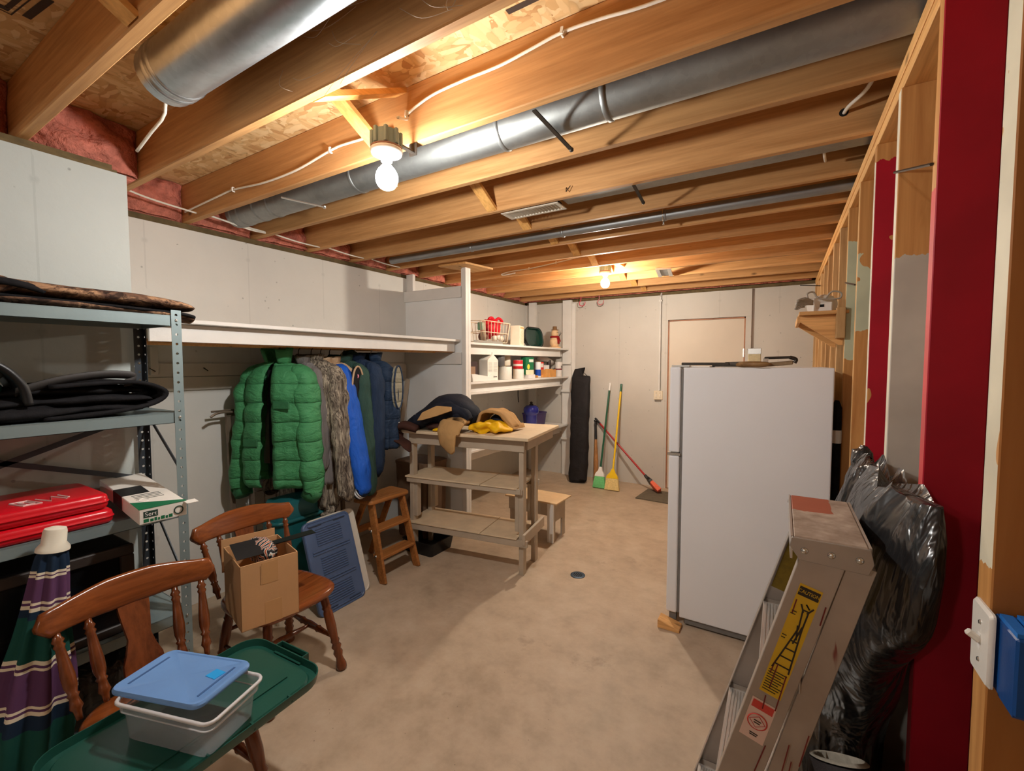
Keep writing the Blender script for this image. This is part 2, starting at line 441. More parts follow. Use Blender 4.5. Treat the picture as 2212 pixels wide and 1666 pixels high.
def camo(name,cs,stretch=(7,7,2.2),seed=0.0,scale=1.0):
    N=NT(name); v=N.coord([x*scale for x in stretch],(seed,seed,seed))
    a=N.noise(v,2.2,6,0.7,1.8); b=N.noise(N.coord([x*scale*2.4 for x in stretch],(seed+3,1,2)),1.6,5,0.7,2.5)
    c=N.ramp(a,[(0.30,cs[0]),(0.42,cs[1]),(0.52,cs[2]),(0.60,cs[3]),(0.70,cs[1])])
    c=N.mix(N.ramp(b,[(0.50,0.0),(0.58,0.85)]),c,cs[0])
    c=N.mix(N.ramp(b,[(0.30,0.7),(0.38,0.0)]),c,cs[3])
    N.col(c); N.bump(N.math('ADD',a,N.noise(N.coord(),16,4)),0.35,0.01); return N.fin(0.9,0,0.15)
def flat(name,c,rough=0.6): return plain(name,c,rough,0.03,20,0.0)
# ---------------- room shell ----------------
ZB=2.50; ZT=2.735; XL=-3.30; XBUMP=-2.60; YB=5.86; XR=0.285
def struct(name,mb,mat,parent=None,**k):
    return add(name,mb,mat,parent,kind='structure' if parent is None else None,**k)
struct('floor',MB().box((-3.7,-2.6,-0.12),(2.3,6.1,0.0)),m_floor)
wl=struct('wall_left',MB().box((-3.62,0.60,0),(XL,YB,2.46)),m_wall)
add('sill_plate',MB().box((-3.62,0.88,2.46),(XL-0.02,YB,ZB)),m_foam,wl)
wn=struct('wall_near_left',MB().box((-3.62,-2.6,0),(XBUMP,0.872,2.46)),m_walln)
add('sill_foam',MB().box((-3.60,-2.6,2.46),(XBUMP-0.005,0.84,2.472)).box((-3.6,-2.6,2.472),(XBUMP-0.03,0.83,ZB)),m_foam,wn)
wb=struct('wall_back',MB().box((-3.62,YB,0),(0.6,YB+0.2,2.46)),m_wallb)
add('sill_plate',MB().box((-3.3,YB+0.02,2.46),(0.6,YB+0.2,ZB)),m_foam,wb)
struct('wall_front',MB().box((-3.62,-2.75,0),(2.3,-2.6,ZT)),m_wallb)
# ceiling: board subfloor, joists, bridging, insulation
ceil=struct('ceiling',MB().box((-3.7,-2.7,ZT),(2.3,6.1,ZT+0.02)),m_osb)
jm=MB().box((-3.58,0,ZB),(2.2,0.038,ZT))
JY=[0.532+0.43*i for i in range(-7,13)]
j0=None
for y in JY:
    if j0 is None: j0=add('joist',jm,m_joist,ceil,bevel=0.004); j0.location=(0,y,0)
    else: copy_part(j0,ceil,(0,y,0))
add('rim_joist',MB().box((-3.66,-2.6,ZB),(-3.60,6.06,ZT)).box((-3.6,6.0,ZB),(2.2,6.06,ZT)),m_joist,ceil)
# cross bridging, two strips a bay
ba=MB().bar((0,0.0,2.512),(0,0.392,2.722),0.064,0.019,up=(0,0,1)); b0=None
bb=MB().bar((0,0.0,2.722),(0,0.392,2.512),0.064,0.019,up=(0,0,1)); b1=None
for y in JY[:-1]:
    if 1.3<y<1.5 or 0.5<y<0.6: continue
    if b0 is None:
        b0=add('bridging_strip',ba,m_bridge,ceil); b0.location=(-1.38,y+0.038,0)
        b1=add('bridging_strip',bb,m_bridge,ceil); b1.location=(-1.50,y+0.038,0)
    else:
        copy_part(b0,ceil,(-1.38,y+0.038,0)); copy_part(b1,ceil,(-1.50,y+0.038,0))
# pink batts stuffed against the rim
def batt(x0,y0,y1,x1,seed,z0=2.503):
    mb=MB(); ny=9; nz=7
    def fn(u,v):
        y=y0+(y1-y0)*u; z=z0+(ZT-0.003-z0)*v
        e=sin(pi*min(max(u,0),1))**0.4*sin(pi*(0.12+0.83*v))**0.5
        x=x1+0.07*(e-0.6)+0.045*mnoise.noise(Vector((y*9+seed,z*13,seed)))+0.02*mnoise.noise(Vector((y*30,z*34,seed)))
        return (x,y,z)
    mb.grid(fn,16,12)
    mb.rings([[(x0,y0,z0),(x0,y1,z0),(x0,y1,ZT-.003),(x0,y0,ZT-.003)],[(x1-.05,y0,z0),(x1-.05,y1,z0),(x1-.05,y1,ZT-.003),(x1-.05,y0,ZT-.003)]],True,True)
    return add('insulation_batt',mb,m_insul,ceil,smooth=True)
for k,y in enumerate(JY[:-1]):
    a=y+0.04; b=y+0.43-0.002
    if b<-0.2: continue
    if b<0.7: batt(-3.2,a,b,-2.68,k*3.1)
    elif a<0.9: batt(-3.2,a,b,-2.70,k*3.1)
    else: batt(-3.58,a,b,-3.27,k*3.1)
batt(-3.58,JY[-1]+0.04,YB+0.13,-3.2,77.0)
# batt strip along the top of the far wall
mb=MB(); mb.grid(lambda u,v:(-3.25+3.5*u,YB-0.01+0.03*mnoise.noise(Vector((u*40,v*5,1.0))),2.503+0.225*v),90,7)
add('insulation_strip',mb,m_insul,ceil,smooth=True,solid=0.02)
# printed grade stamps on the underside of the boards
m_ink=flat('stamp_ink',srgb(64,48,36),0.8)
def stamp(cx,cy,L,W,rot):
    M=Matrix.Translation((cx,cy,ZT-0.0015))@Matrix.Rotation(rot,4,'Z')@Matrix.Rotation(pi,4,'X')
    mb=MB(M)
    def r(a,b,c,d): mb.face([mb.pt((a,b,0)),mb.pt((c,b,0)),mb.pt((c,d,0)),mb.pt((a,d,0))])
    for (a,b,c,d) in [(-L/2,-W/2,L/2,-W/2+.004),(-L/2,W/2-.004,L/2,W/2),(-L/2,-W/2,-L/2+.004,W/2),(L/2-.004,-W/2,L/2,W/2),
        (-L/2+.012,-W/2+.012,-L/2+.034,W/2-.012),(-L/2+.036,-W/2+.012,L/2-.012,-W/2+.026),(L/2-.034,-W/2+.012,L/2-.014,W/2-.03),(-L/2+.03,-W/2-.035,L/2-.04,-W/2-.014)]: r(a,b,c,d)
    add('grade_stamp',mb,m_ink,ceil)
    for k,(s,dy) in enumerate((('NSN',-0.05),('B',-0.02))):
        text('grade_stamp_lettering',s,0.032,m_ink,ceil,M@Matrix.Translation((-0.03+0.05*k,0.0,-0.0005))@Matrix.Rotation(pi/2,4,'Z'))
stamp(-0.72,1.17,0.20,0.16,0.0)
stamp(-2.05,0.36,0.24,0.2,0.1)
# right hand stud wall
wr=struct('wall_right',MB().box((XR+0.102,-2.6,0),(XR+0.115,YB,ZB)),plain('drywall_back',srgb(150,128,104),0.85,0.08))
add('top_plate',MB().box((XR,-2.6,2.462),(XR+0.09,YB,2.50)),m_plate,wr,bevel=0.002)
add('top_plate',MB().box((XR+0.003,-2.6,2.424),(XR+0.093,YB,2.461)),m_plate,wr,bevel=0.002)
add('bottom_plate',MB().box((XR,-2.6,0),(XR+0.09,YB,0.038)),m_plate,wr,bevel=0.002)
RED=srgb(166,12,36); W1=srgb(196,188,176); PG=srgb(196,200,170); PINK=srgb(206,76,76); CR=srgb(232,222,200)
def pw(n,c,lo,hi,holes=0.0,wc=None):
    return painted_wood(n,wc or srgb(206,150,88),srgb(170,112,58),c,lo,hi,2,holes)
studs={0.955:(pw('stud_face_bare_shaded',srgb(150,96,46),-1,-0.5,0,srgb(158,100,46)),pw('stud_edge_pale',srgb(214,206,182),1.28,2.6,0.30)),  # nearest stud's bare face: its shade is put into a darker wood colour
 1.362:(pw('stud_face_red',RED,-1,3),pw('stud_edge_pink',PINK,-1,2.0)),
 1.78:(pw('stud_face_grey',W1,-1,1.92),pw('stud_edge_cream',CR,-1,3)),
 2.185:(pw('stud_face_red_patchy',RED,-1,2.36,0.30),pw('stud_edge_cream_b',CR,-1,2.36)),
 2.59:(pw('stud_face_palegreen',PG,1.75,2.1,0.42),pw('stud_edge_bare',CR,-1,-.5,0,srgb(238,190,120))),
 2.99:(pw('stud_face_palegreen_b',PG,1.62,2.25),pw('stud_edge_bare_b',CR,-1,-.5,0,srgb(238,190,120)))}
sm=lambda th=.038: MB().box((XR,0,0.038),(XR+0.10,th,2.424),[0,0,0,0,0,1])
ys=[-1.9,-1.1,-0.3,0.12,0.52]+sorted(studs)+[3.40+0.405*i for i in range(6)]+[5.815]
for y in ys:
    ms=studs.get(y,(m_stud,m_stud))
    o=add('stud',sm(.055 if y==0.955 else .038),ms,wr,bevel=0.002); o.location=(0,y,0)
# nails left in the studs
m_nail=m_iron
for a,b in [((XR-0.002,1.82,2.19),(XR-0.004,1.39,2.055)),((XR-.002,3.02,2.035),(XR-0.004,2.62,1.965)),((XR-.002,5.0,2.31),(XR-0.16,4.98,2.325))]:
    add('long_nail',MB().tube([a,b],0.004,6),m_nail,wr)

# far wall joinery: door, trims, boards, conduit and switch
door=struct('door_1',MB().box((-1.222,YB-0.02,0.01),(-0.385,YB-0.001,2.12)),plain('door_paint',srgb(214,200,182),0.5,0.03,3,0.05))
add('door_stop',MB().box((-1.235,YB-0.028,0),(-1.222,YB,2.135)).box((-0.385,YB-0.028,0),(-0.372,YB,2.135)).box((-1.235,YB-0.028,2.122),(-0.372,YB,2.135)),plain('raw_jamb',srgb(170,116,84),0.6,0.2),door)
for z in (1.72,1.05,0.3): add('hinge',MB().box((-0.395,YB-0.034,z-0.05),(-0.380,YB-0.02,z+0.05)),m_bolt,door)
t1=struct('trim_1',MB().box((-1.305,YB-0.035,0),(-1.236,YB-0.001,2.14)),m_wallb)
t2=struct('trim_2',MB().box((-0.371,YB-0.035,0),(-0.312,YB-0.001,2.14)),m_wallb)
t3=struct('trim_3',MB().box((-1.305,YB-0.034,2.141),(-0.312,YB-0.001,2.455)),m_wallb)
t4=struct('trim_4',MB().box((-2.684,YB-0.04,0),(-2.549,YB-0.001,2.485)),m_white)
t5=struct('trim_5',MB().box((-3.234,YB-0.04,0),(-3.117,YB-0.001,2.49)),m_white)
t6=struct('trim_6',MB().box((-2.548,YB-0.012,0),(-2.50,YB-0.001,2.44)),m_white)
cd=tag(add('conduit',MB().tube([(-1.335,YB-0.022,1.25),(-1.335,YB-0.022,2.44),(-1.335,YB+0.03,2.49)],0.012,8).box((-1.355,YB-0.03,2.38),(-1.315,YB-0.004,2.40)),m_white,smooth='auto'),'white painted conduit running up the far wall beside the door','conduit')
sw=thing('wall_switch','ivory double switch box at the bottom of the conduit','switch',(-1.342,YB-0.001,1.19))
add('box',MB().box((-0.056,-0.045,-0.056),(0.056,0,0.056)),plain('ivory',srgb(226,212,188),0.45,0.03),sw,bevel=0.004)
for x in (-0.024,0.024): add('toggle',MB().box((x-.004,-0.056,-0.008),(x+.004,-0.045,0.012)),m_paper,sw)
for x in (-0.024,0.024):
    for z in (-0.03,0.03): add('screw',MB().lathe([(0.004,0),(0.004,0.002)],n=8),m_bolt,sw).matrix_local=Matrix.Translation((x,-0.045,z))@Matrix.Rotation(pi/2,4,'X')
# floor drain
dr=thing('floor_drain','round blue-grey drain set in the concrete floor','drain',(-1.278,3.069,0.0))
add('grate',MB().lathe([(0.055,0.0),(0.055,0.004),(0.045,0.006)],n=20),plain('drain_iron',srgb(70,84,100),0.4,0.2,10,0.1,60,0.6),dr)
for k in range(5): add('slot',MB().cbox((-0.028+0.014*k,0,0.0062),(0.006,0.06 if k in(1,2,3) else 0.035,0.001)),m_hole,dr)
# mat at the door
tag(add('door_mat',MB().prism([(-1.443,5.20),(-0.60,5.16),(-0.60,5.62),(-1.41,5.64)],lambda a,b:(a,b,0.001),lambda a,b:(a,b,0.014)),plain('mat_rubber',srgb(104,94,78),0.9,0.15,30,0.4,120)),'dull olive grey mat on the floor by the door','mat')
# ---------------- ducts, pipes, cables, lamps ----------------
def duct(name,label,x0,x1,y,z,r,mat,seams,end=True,ry=None):
    t=thing(name,label,'duct',(x0,y,z))
    prof=[(0,0)]
    mb=MB()
    n=28; L=x1-x0
    mb.rings([[(x,(r+d)*cos(2*pi*k/n),(r+d)*sin(2*pi*k/n)) for k in range(n)] for x,d in ((0,0),(0.004,0.0),(L,0.0))],True,False)
    mb.rings([[(x,(r-.003)*cos(2*pi*k/n),(r-.003)*sin(2*pi*k/n)) for k in range(n)] for x in (0.02,L)],True,True)
    add('pipe_body',mb,mat,t,smooth=True)
    for s in seams:
        add('seam_ring',MB().rings([[(s+dx,(r+d)*cos(2*pi*k/n),(r+d)*sin(2*pi*k/n)) for k in range(n)] for dx,d in ((-.012,0.0),(-.008,.004),(.006,.004),(.010,0.0))],True,False),mat,t,smooth=True)
    return t
duct('round_duct','shiny galvanised round duct in the joist bay nearest the camera',-1.93,2.1,0.775,2.632,0.095,m_galv,[0.05,0.09,2.2])
t=duct('round_duct','long dusty galvanised duct between the joists behind the near bulb',-3.12,2.1,1.63,2.578,0.078,m_galvd,[0.04,0.12,0.30,0.45,1.2,2.1,2.55])
duct('round_pipe','thin grey pipe slung below the middle joists',-3.05,2.1,2.93,2.527,0.031,m_pipe,[0.9,1.7,2.4])
tag(add('pipe_clamp',MB().tube([(-0.66,2.93+0.036*cos(a),2.527+0.036*sin(a)) for a in [pi*k/8 for k in range(0,17)]],0.004,6).tube([(-0.66,2.93,2.49),(-0.66,2.93,2.47)],0.006,8),m_bolt,smooth=True),'small metal clamp with a bolt on the thin grey pipe','clamp')
# flat trunk duct with register
t=thing('flat_duct','flat galvanised duct tucked in a joist bay right of the register','duct',(-1.1,2.375,2.53))
add('trunk',MB().box((0,-0.075,0),(1.6,0.075,0.16)),m_galvd,t,bevel=0.004)
add('flange',MB().box((0.0,-0.085,-0.004),(1.6,-0.07,0.004)),m_galvd,t)
t=thing('air_register','white slotted air register facing down between the joists','register',(-1.29,2.375,2.505),(0,0,0))
fm=MB(); 
fm.box((-0.19,-0.065,-0.004),(0.19,-0.045,0.003)).box((-0.19,0.045,-0.004),(0.19,0.065,0.003)).box((-0.19,-0.045,-0.004),(-0.165,0.045,0.003)).box((0.165,-0.045,-0.004),(0.19,0.045,0.003))
add('frame',fm,plain('register_enamel',srgb(214,206,190),0.4,0.03),t,bevel=0.002)
add('boot',MB().box((-0.165,-0.045,0.02),(0.165,0.045,0.03)),m_hole,t)
s0=None
for k in range(16):
    x=-0.155+0.0207*k
    if s0 is None: s0=add('slat',MB().bar((0,-0.045,0),(0,0.045,0),0.004,0.018,up=(0.5,0,1)),MC['register_enamel'],t); s0.location=(x,0,0.004)
    else: copy_part(s0,t,(x,0,0.004))
for k,(p,q,lab) in enumerate([((-0.786,1.45,2.508),(-0.756,1.715,2.468),'dark metal duct strap hanging under the dusty duct'),
      ((-2.351,1.462,2.50),(-2.20,1.62,2.468),'thin steel rod poking out below the dusty duct near its left end'),
      ((-0.666,2.29,2.50),(-0.67,2.49,2.475),'short metal strap hanging below the joists left of the thin grey pipe')]):
    mb=MB().bar(p,q,0.016,0.005).ball(q,0.010,8,5)
    tag(add('duct_strap',mb,m_iron if k!=1 else m_bolt),lab,'strap')
def cable(label,pts,r=0.0055,n=6,staples=(),name='power_cable',mat=None):
    t=thing(name,label,'cable',pts[0]); R=rel(t)
    add('sheath',MB(R).tube(smoothpts(pts,n),r,8),mat or m_cable,t,smooth=True)
    for p in staples:
        add('staple',MB(R).bar((p[0],p[1]-0.010,p[2]-0.010),(p[0]+.004,p[1]-0.010,p[2]+0.010),0.010,0.005,up=(0,1,0)).cbox((p[0],p[1],p[2]+.011),(0.006,0.014,0.005)).cbox((p[0],p[1],p[2]-.011),(0.006,0.014,0.005)),m_staple,t)
    return t
YC=1.382-0.006
A=[(-3.26,2.557),(-2.859,2.576),(-2.68,2.581),(-2.381,2.558),(-2.096,2.560),(-1.826,2.592),(-1.706,2.594),(-1.42,2.575)]
YJ=1.384
cable('white cable stapled along the joist left of the near bulb',[(x,YJ,z) for x,z in A],staples=[(-2.68,YJ,2.581),(-1.826,YJ,2.592)])
B=[(-1.30,2.57),(-1.34,2.60),(-1.34,2.619),(-1.215,2.653),(-1.055,2.661),(-0.889,2.661),(-0.757,2.674),(-0.645,2.685),(-0.51,2.677),(-0.327,2.659),(0.1,2.66),(0.6,2.67)]
cable('white cable curving up the joist to the right of the near bulb',[(-1.31,1.30,2.56)]+[(x,YJ,z) for x,z in B[1:]],staples=[(-1.34,YJ,2.619),(-0.645,YJ,2.685)])
WX=-3.13
cable('white cable crossing the bay above the corner of the near wall',[(WX+.02,1.0,2.565),(WX,1.15,2.545),(WX,1.39,2.53)])
cable('upper of two white cables above the left wall',[(WX,1.43,2.535),(WX,1.62,2.525),(WX,1.83,2.52)])
cable('lower sagging one of two white cables above the left wall',[(WX+.03,1.43,2.53),(WX+.05,1.6,2.505),(WX+.02,1.72,2.505),(WX,1.83,2.515)])
cable('white cable in the bay over the green coat',[(WX,1.86,2.525),(WX,2.05,2.51),(WX,2.26,2.51)])
cable('white cable in the third bay along the left wall',[(WX,2.29,2.525),(WX,2.5,2.51),(WX,2.69,2.51)])
cable('white cable in the bay beside the thin grey pipe end',[(WX,2.72,2.525),(WX,2.9,2.51),(WX,3.12,2.51)])
cable('bent white cable dangling in the bay above the near wall',[(-2.05,0.81,2.72),(-2.045,0.81,2.66),(-2.05,0.815,2.56),(-2.16,0.81,2.515),(-2.30,0.81,2.475)],n=3,r=0.006)
ys=JY[8]-0.008
y7=3.542+0.43-0.008
cable('white cable looped along the joist behind the white post',[(-2.35,y7-.02,2.52),(-2.50,y7,2.515),(-2.52,y7,2.53),(-2.40,y7,2.545),(-2.2,y7,2.55),(-1.9,y7,2.575),(-1.6,y7,2.60),(-1.5,y7+.1,2.585)],staples=[(-2.2,y7,2.55),(-1.9,y7,2.575)],r=0.006)
tw=cable('white cable leaving a drilled joist hole by the right top plate',[(0.185,2.275,2.60),(0.195,2.20,2.595),(0.24,2.10,2.60),(0.27,2.0,2.64)],r=0.007)
add('drilled_hole',MB(rel(tw)).turned((0.185,2.2505,2.60),(0.185,2.2515,2.60),[(0,.016),(1,.016)],14),m_hole,tw)
cable('pair of cables bending over the right top plate',[(0.13,2.45,2.60),(0.14,2.5,2.54),(0.15,2.6,2.55)],r=0.006)
# bulb holders
def lamp(label,x,y,ztop,me,me2,tilt,bracket=0):
    t=thing('bulb_holder',label,'ceiling light',(x,y,ztop),(tilt,0,0))
    mb=MB(); n=24
    mb.lathe([(0.050,0.0),(0.050,-0.055)],n=n)
    add('junction_box',mb,plain('box_green',srgb(128,148,148),0.5,0.06),t,smooth='auto')
    for k in range(8):
        a=2*pi*k/8; add('box_rib',MB().cbox((0.052*cos(a),0.052*sin(a),-0.024),(0.014,0.014,0.058)),MC['box_green'],t,bevel=0.002)
    if bracket: add('mounting_bracket',MB().box((-.010,.045,-.02),(.010,bracket,-.014)).box((-.02,bracket-.003,-.03),(.02,bracket,.02)),m_iron,t)
    add('gasket',MB().lathe([(0.056,-0.055),(0.060,-0.057),(0.060,-0.062),(0.056,-0.064)],n=n),plain('gasket_red',srgb(150,110,96),0.6),t,smooth='auto')
    base=add('porcelain_base',MB().lathe([(0.060,-0.064),(0.061,-0.070),(0.056,-0.080),(0.030,-0.086),(0.028,-0.094),(0.022,-0.097),(0.021,-0.108)],n=n),m_bulbw,t,smooth='auto')
    add('bulb_neck',MB().lathe([(0.015,-0.105),(0.016,-0.116),(0.022,-0.126)],n=n),m_bulbw,base,smooth='auto')
    mb=MB().lathe([(0.020,-0.126),(0.031,-0.137),(0.038,-0.149),(0.0415,-0.161)],n=16,mi=1,caps=False)
    mb.lathe([(0.0415,-0.161),(0.042,-0.170),(0.0405,-0.183),(0.036,-0.195),(0.028,-0.205),(0.017,-0.211),(0.006,-0.213)],n=16)
    add('bulb',mb,[me,me2],base,smooth=True,label='glowing round bulb')
    return t
lamp('lit bare bulb in a porcelain holder nearest the camera',-1.315,1.245,2.478,m_e1,m_e1u,radians(0),bracket=.146)
lamp('lit bare bulb in a porcelain holder near the far wall',-1.50,4.235,2.55,m_e2,m_e2u,radians(0))
lamp('unseen fill bulb in a porcelain holder added behind the camera',-0.75,-1.93,2.50,m_e3,m_e3u,0)
tag(add('bulb_board',MB().box((-1.42,4.0,2.552),(-1.36+0.0,4.41,2.59)),m_bridge),'wooden cross strip holding the far bulb between two joists','board')
# metal box on the joists behind the far bulb
t=thing('metal_bracket','flat metal bracket hung on the joists behind the far bulb','bracket',(-1.02,4.60,2.495),(0,0,0.15))
add('rail',MB().box((-0.07,-0.19,-0.004),(-0.035,0.19,0.01)),m_bolt,t); add('rail',MB().box((0.035,-0.19,-0.004),(0.07,0.19,0.01)),m_bolt,t)
add('web',MB().box((-0.035,-0.19,0.004),(0.035,0.19,0.008)),m_galvd,t); add('end_cap',MB().box((-0.07,-0.20,-0.006),(0.07,-0.19,0.012)),m_bolt,t)
# nails bent out of joist faces
t=thing('bent_nail','bent nail sticking out of the joist above the register','nail',(-1.02,2.245,2.545))
add('shank',MB().tube([(0,0.004,0),(0.01,-0.02,-0.03),(0.03,-0.01,0.0)],0.0025,6),m_iron,t)
# storage hooks near far wall
for x,y,lab,c in [(-2.36,5.70,'pink storage hook screwed in the last joist left of the far bulb',srgb(206,70,92)),(-2.10,5.70,'white tipped storage hook screwed in the last joist below the far bulb',srgb(198,120,120))]:
    pts=[(x,y,2.5),(x,y,2.45),(x-0.02,y,2.42),(x-.01,y,2.385),(x+0.03,y,2.375),(x+0.06,y,2.40),(x+0.06,y,2.43)]
    tag(add('storage_hook',MB().tube(smoothpts(pts,5),0.006,8),plain('hook_vinyl_%d'%(x*100),c,0.4,0.05),smooth=True),lab,'hook')
# strands of cobweb on the near joist
random.seed(5); mb=MB()
for k in range(16):
    x=-1.55+0.9*random.random(); z=2.56+0.15*random.random(); y=0.955-0.01
    p=(x,y,z); q=(x+random.uniform(-.25,.25),y-random.uniform(0,.06),z-random.uniform(.02,.12)); m=((p[0]+q[0])/2,y-0.03,(p[2]+q[2])/2-0.03)
    mb.tube(smoothpts([p,m,q],5),0.0007,4)
o=add('cobweb',mb,flat('cobweb_silk',srgb(190,170,150),0.9)); o['kind']='stuff'; tag(o,'wispy pale cobweb strands hanging on the near joist','cobweb')
# ---------------- steel shelving on the left ----------------
SX0,SX1=-2.575,-2.19; SY0,SY1=-0.03,0.90
su=thing('steel_shelving','grey steel shelving unit with perforated posts against the near wall','shelving',(-2.38,0.43,0)); SR=rel(su)
def post(x,y,dx,dy,mat,z1=1.84):
    """perforated angle post: flange along y (facing x) and flange along x (facing y)"""
    mb=MB(SR); W=0.036; P=0.0405; h=0.0045
    def strip(o,ax):
        n=int(z1/P)
        for k in range(n):
            z0=k*P; z2=z0+P; zc=z0+P/2
            pt=lambda a,z: mb.pt((o[0]+ax[0]*a,o[1]+ax[1]*a,z))
            sq=[(0,z0),(W/2,z0),(W,z0),(W,zc),(W,z2),(W/2,z2),(0,z2),(0,zc)]
            oc=[(W/2+h*1.2*cos(t),zc+h*1.2*sin(t)) for t in [radians(225+45*q) for q in range(8)]]
            S=[pt(*q) for q in sq]; O=[pt(*q) for q in oc]
            for q in range(8): mb.face([S[q],S[(q+1)%8],O[(q+1)%8],O[q]])
    strip((x,y),(dx,0)); strip((x,y),(0,dy))
    return add('post',mb,mat,su,solid=0.002)
post(SX1,SY1,-1,-1,m_steel); post(SX1,SY0,-1,1,m_steel); post(SX0,SY1,1,-1,m_steeld); post(SX0,SY0,1,1,m_steeld)
SZ=[1.80,1.392,0.985,0.525,0.10]
for z in SZ:
    mb=MB(SR)
    mb.box((SX0+.003,SY0+.003,z-0.002),(SX1-.003,SY1-.003,z))
    for a,b in (((SX1-.006,SY0+.004,z-.045),(SX1-.004,SY1-.004,z)),((SX0+.004,SY0+.004,z-.04),(SX0+.006,SY1-.004,z)),((SX0+.004,SY0+.004,z-.04),(SX1-.004,SY0+.006,z)),((SX0+.004,SY1-.006,z-.04),(SX1-.004,SY1-.004,z)),((SX1-.018,SY0+.004,z-.045),(SX1-.004,SY1-.004,z-.043))): mb.box(a,b)
    tr=add('shelf_tray',mb,m_steel,su)
    for (x,y,nx) in ((SX1,SY1-.018,1),(SX1,SY0+.018,1)):
        add('bolt',MB(SR).ball((x+.001,y,z-0.02),0.006,8,5),m_bolt,tr,smooth=True)
add('cross_brace',MB(SR).bar((SX0+.01,0.02,1.36),(SX0+.01,SY1-.03,1.06),0.004,0.022),m_steeld,su)
add('cross_brace',MB(SR).bar((SX0+.01,SY1-.03,1.36),(SX0+.01,0.02,1.06),0.004,0.022),m_steeld,su)
add('side_brace',MB(SR).bar((SX0+.02,SY1+.003,1.35),(SX1-.02,SY1+.003,1.10),0.004,0.016),m_steeld,su)
add('side_brace',MB(SR).bar((SX0+.02,SY1+.003,0.94),(SX1-.02,SY1+.003,0.6),0.004,0.016),m_steeld,su)
# camouflage case on top
m_camo1=camo('woodland_camo',[srgb(40,30,26),srgb(92,66,54),srgb(122,92,72),srgb(178,138,104)],(2.2,2.6,5),1.0,1.0)
t=thing('gun_case','long camouflage soft case lying on the top shelf','case',(-2.36,0.5,1.80)); R=rel(t)
sp=[(-2.40,-0.1,1.855),(-2.40,0.1,1.86),(-2.39,0.35,1.858),(-2.37,0.6,1.852),(-2.34,0.8,1.845),(-2.31,0.93,1.838),(-2.30,0.985,1.83)]
rw=[.13,.15,.16,.155,.145,.12,.07]; rh=[.052,.055,.052,.05,.046,.038,.016]
sp2=smoothpts(sp,4); n=len(sp2)
add('upper_half',MB(R).loft([p+Vector((0,0,0.012)) for p in sp2],lerps(rw,n),[x*.62 for x in lerps(rh,n)],18,amp=.25,freq=9),m_camo1,t,smooth=True)
add('zip_band',MB(R).loft([p+Vector((0,0,-0.028)) for p in sp2],[x*1.03 for x in lerps(rw,n)],[0.014]*n,18),m_blackm,t,smooth=True)
add('lower_half',MB(R).loft([p+Vector((0,0,-0.034)) for p in sp2],[x*.98 for x in lerps(rw,n)],[0.018]*n,18,amp=.2,freq=9),m_camo1,t,smooth=True)
add('handle',MB(R).tube(smoothpts([(-2.25,0.25,1.86),(-2.215,0.33,1.872),(-2.205,0.42,1.87),(-2.23,0.50,1.855)],5),0.012,8),m_blackm,t,smooth=True)
add('pocket',MB(R).loft(smoothpts([(-2.27,0.12,1.86),(-2.26,0.3,1.872),(-2.27,0.43,1.862)],4),[.06]*9,[.03,.035,.04,.042,.042,.04,.035,.028,.01],12,amp=.2,freq=12),m_camo1,t,smooth=True)
# black folded bag on second shelf
t=thing('folded_black_bag','folded black bag with a raised carrying strap on the second shelf','bag',(-2.38,0.55,1.392)); R=rel(t)
mb=MB(R)
for z,x0,w,h,y0,y1 in ((1.418,-2.37,.15,.024,0.05,0.77),(1.455,-2.36,.14,.020,0.02,0.80),(1.49,-2.37,.13,.018,0.2,0.78)):
    pts=smoothpts([(x0,y0,z),(x0+.01,(y0+y1)/2,z+.006),(x0,y1-.08,z+.004),(x0,y1,z+.0)],5); k=len(pts)
    mb.loft(pts,[w]*k,lerps([h,h*1.15,h,h*.5],k),16,amp=.5,freq=11,seed=z*10)
add('fabric_layers',mb,m_blackm,t,smooth=True)
# the rolled fold end, open like a loop
fold=smoothpts([(-2.37,0.50,1.515),(-2.37,0.66,1.525),(-2.37,0.77,1.52),(-2.37,0.845,1.48),(-2.37,0.80,1.435),(-2.37,0.66,1.41),(-2.37,0.48,1.402)],6)
mb=MB(R); mb.rings([[p+Vector((-.16,0,0)) for p in fold],[p+Vector((.165,0,0)) for p in fold]],False,False)
add('fold_edge',mb,m_blackm,t,smooth=True,solid=0.014)
add('strap',MB(R).rings([[p+Vector((d*.4,0,d)) for p in smoothpts([(-2.24,0.42,1.50),(-2.24,0.52,1.535),(-2.24,0.64,1.555),(-2.24,0.735,1.552),(-2.245,0.755,1.535),(-2.25,0.72,1.52)],6)] for d in (-.015,.015)],False,False),plain('black_webbing',srgb(52,48,46),0.6,0.1),t,smooth=True,solid=0.004)
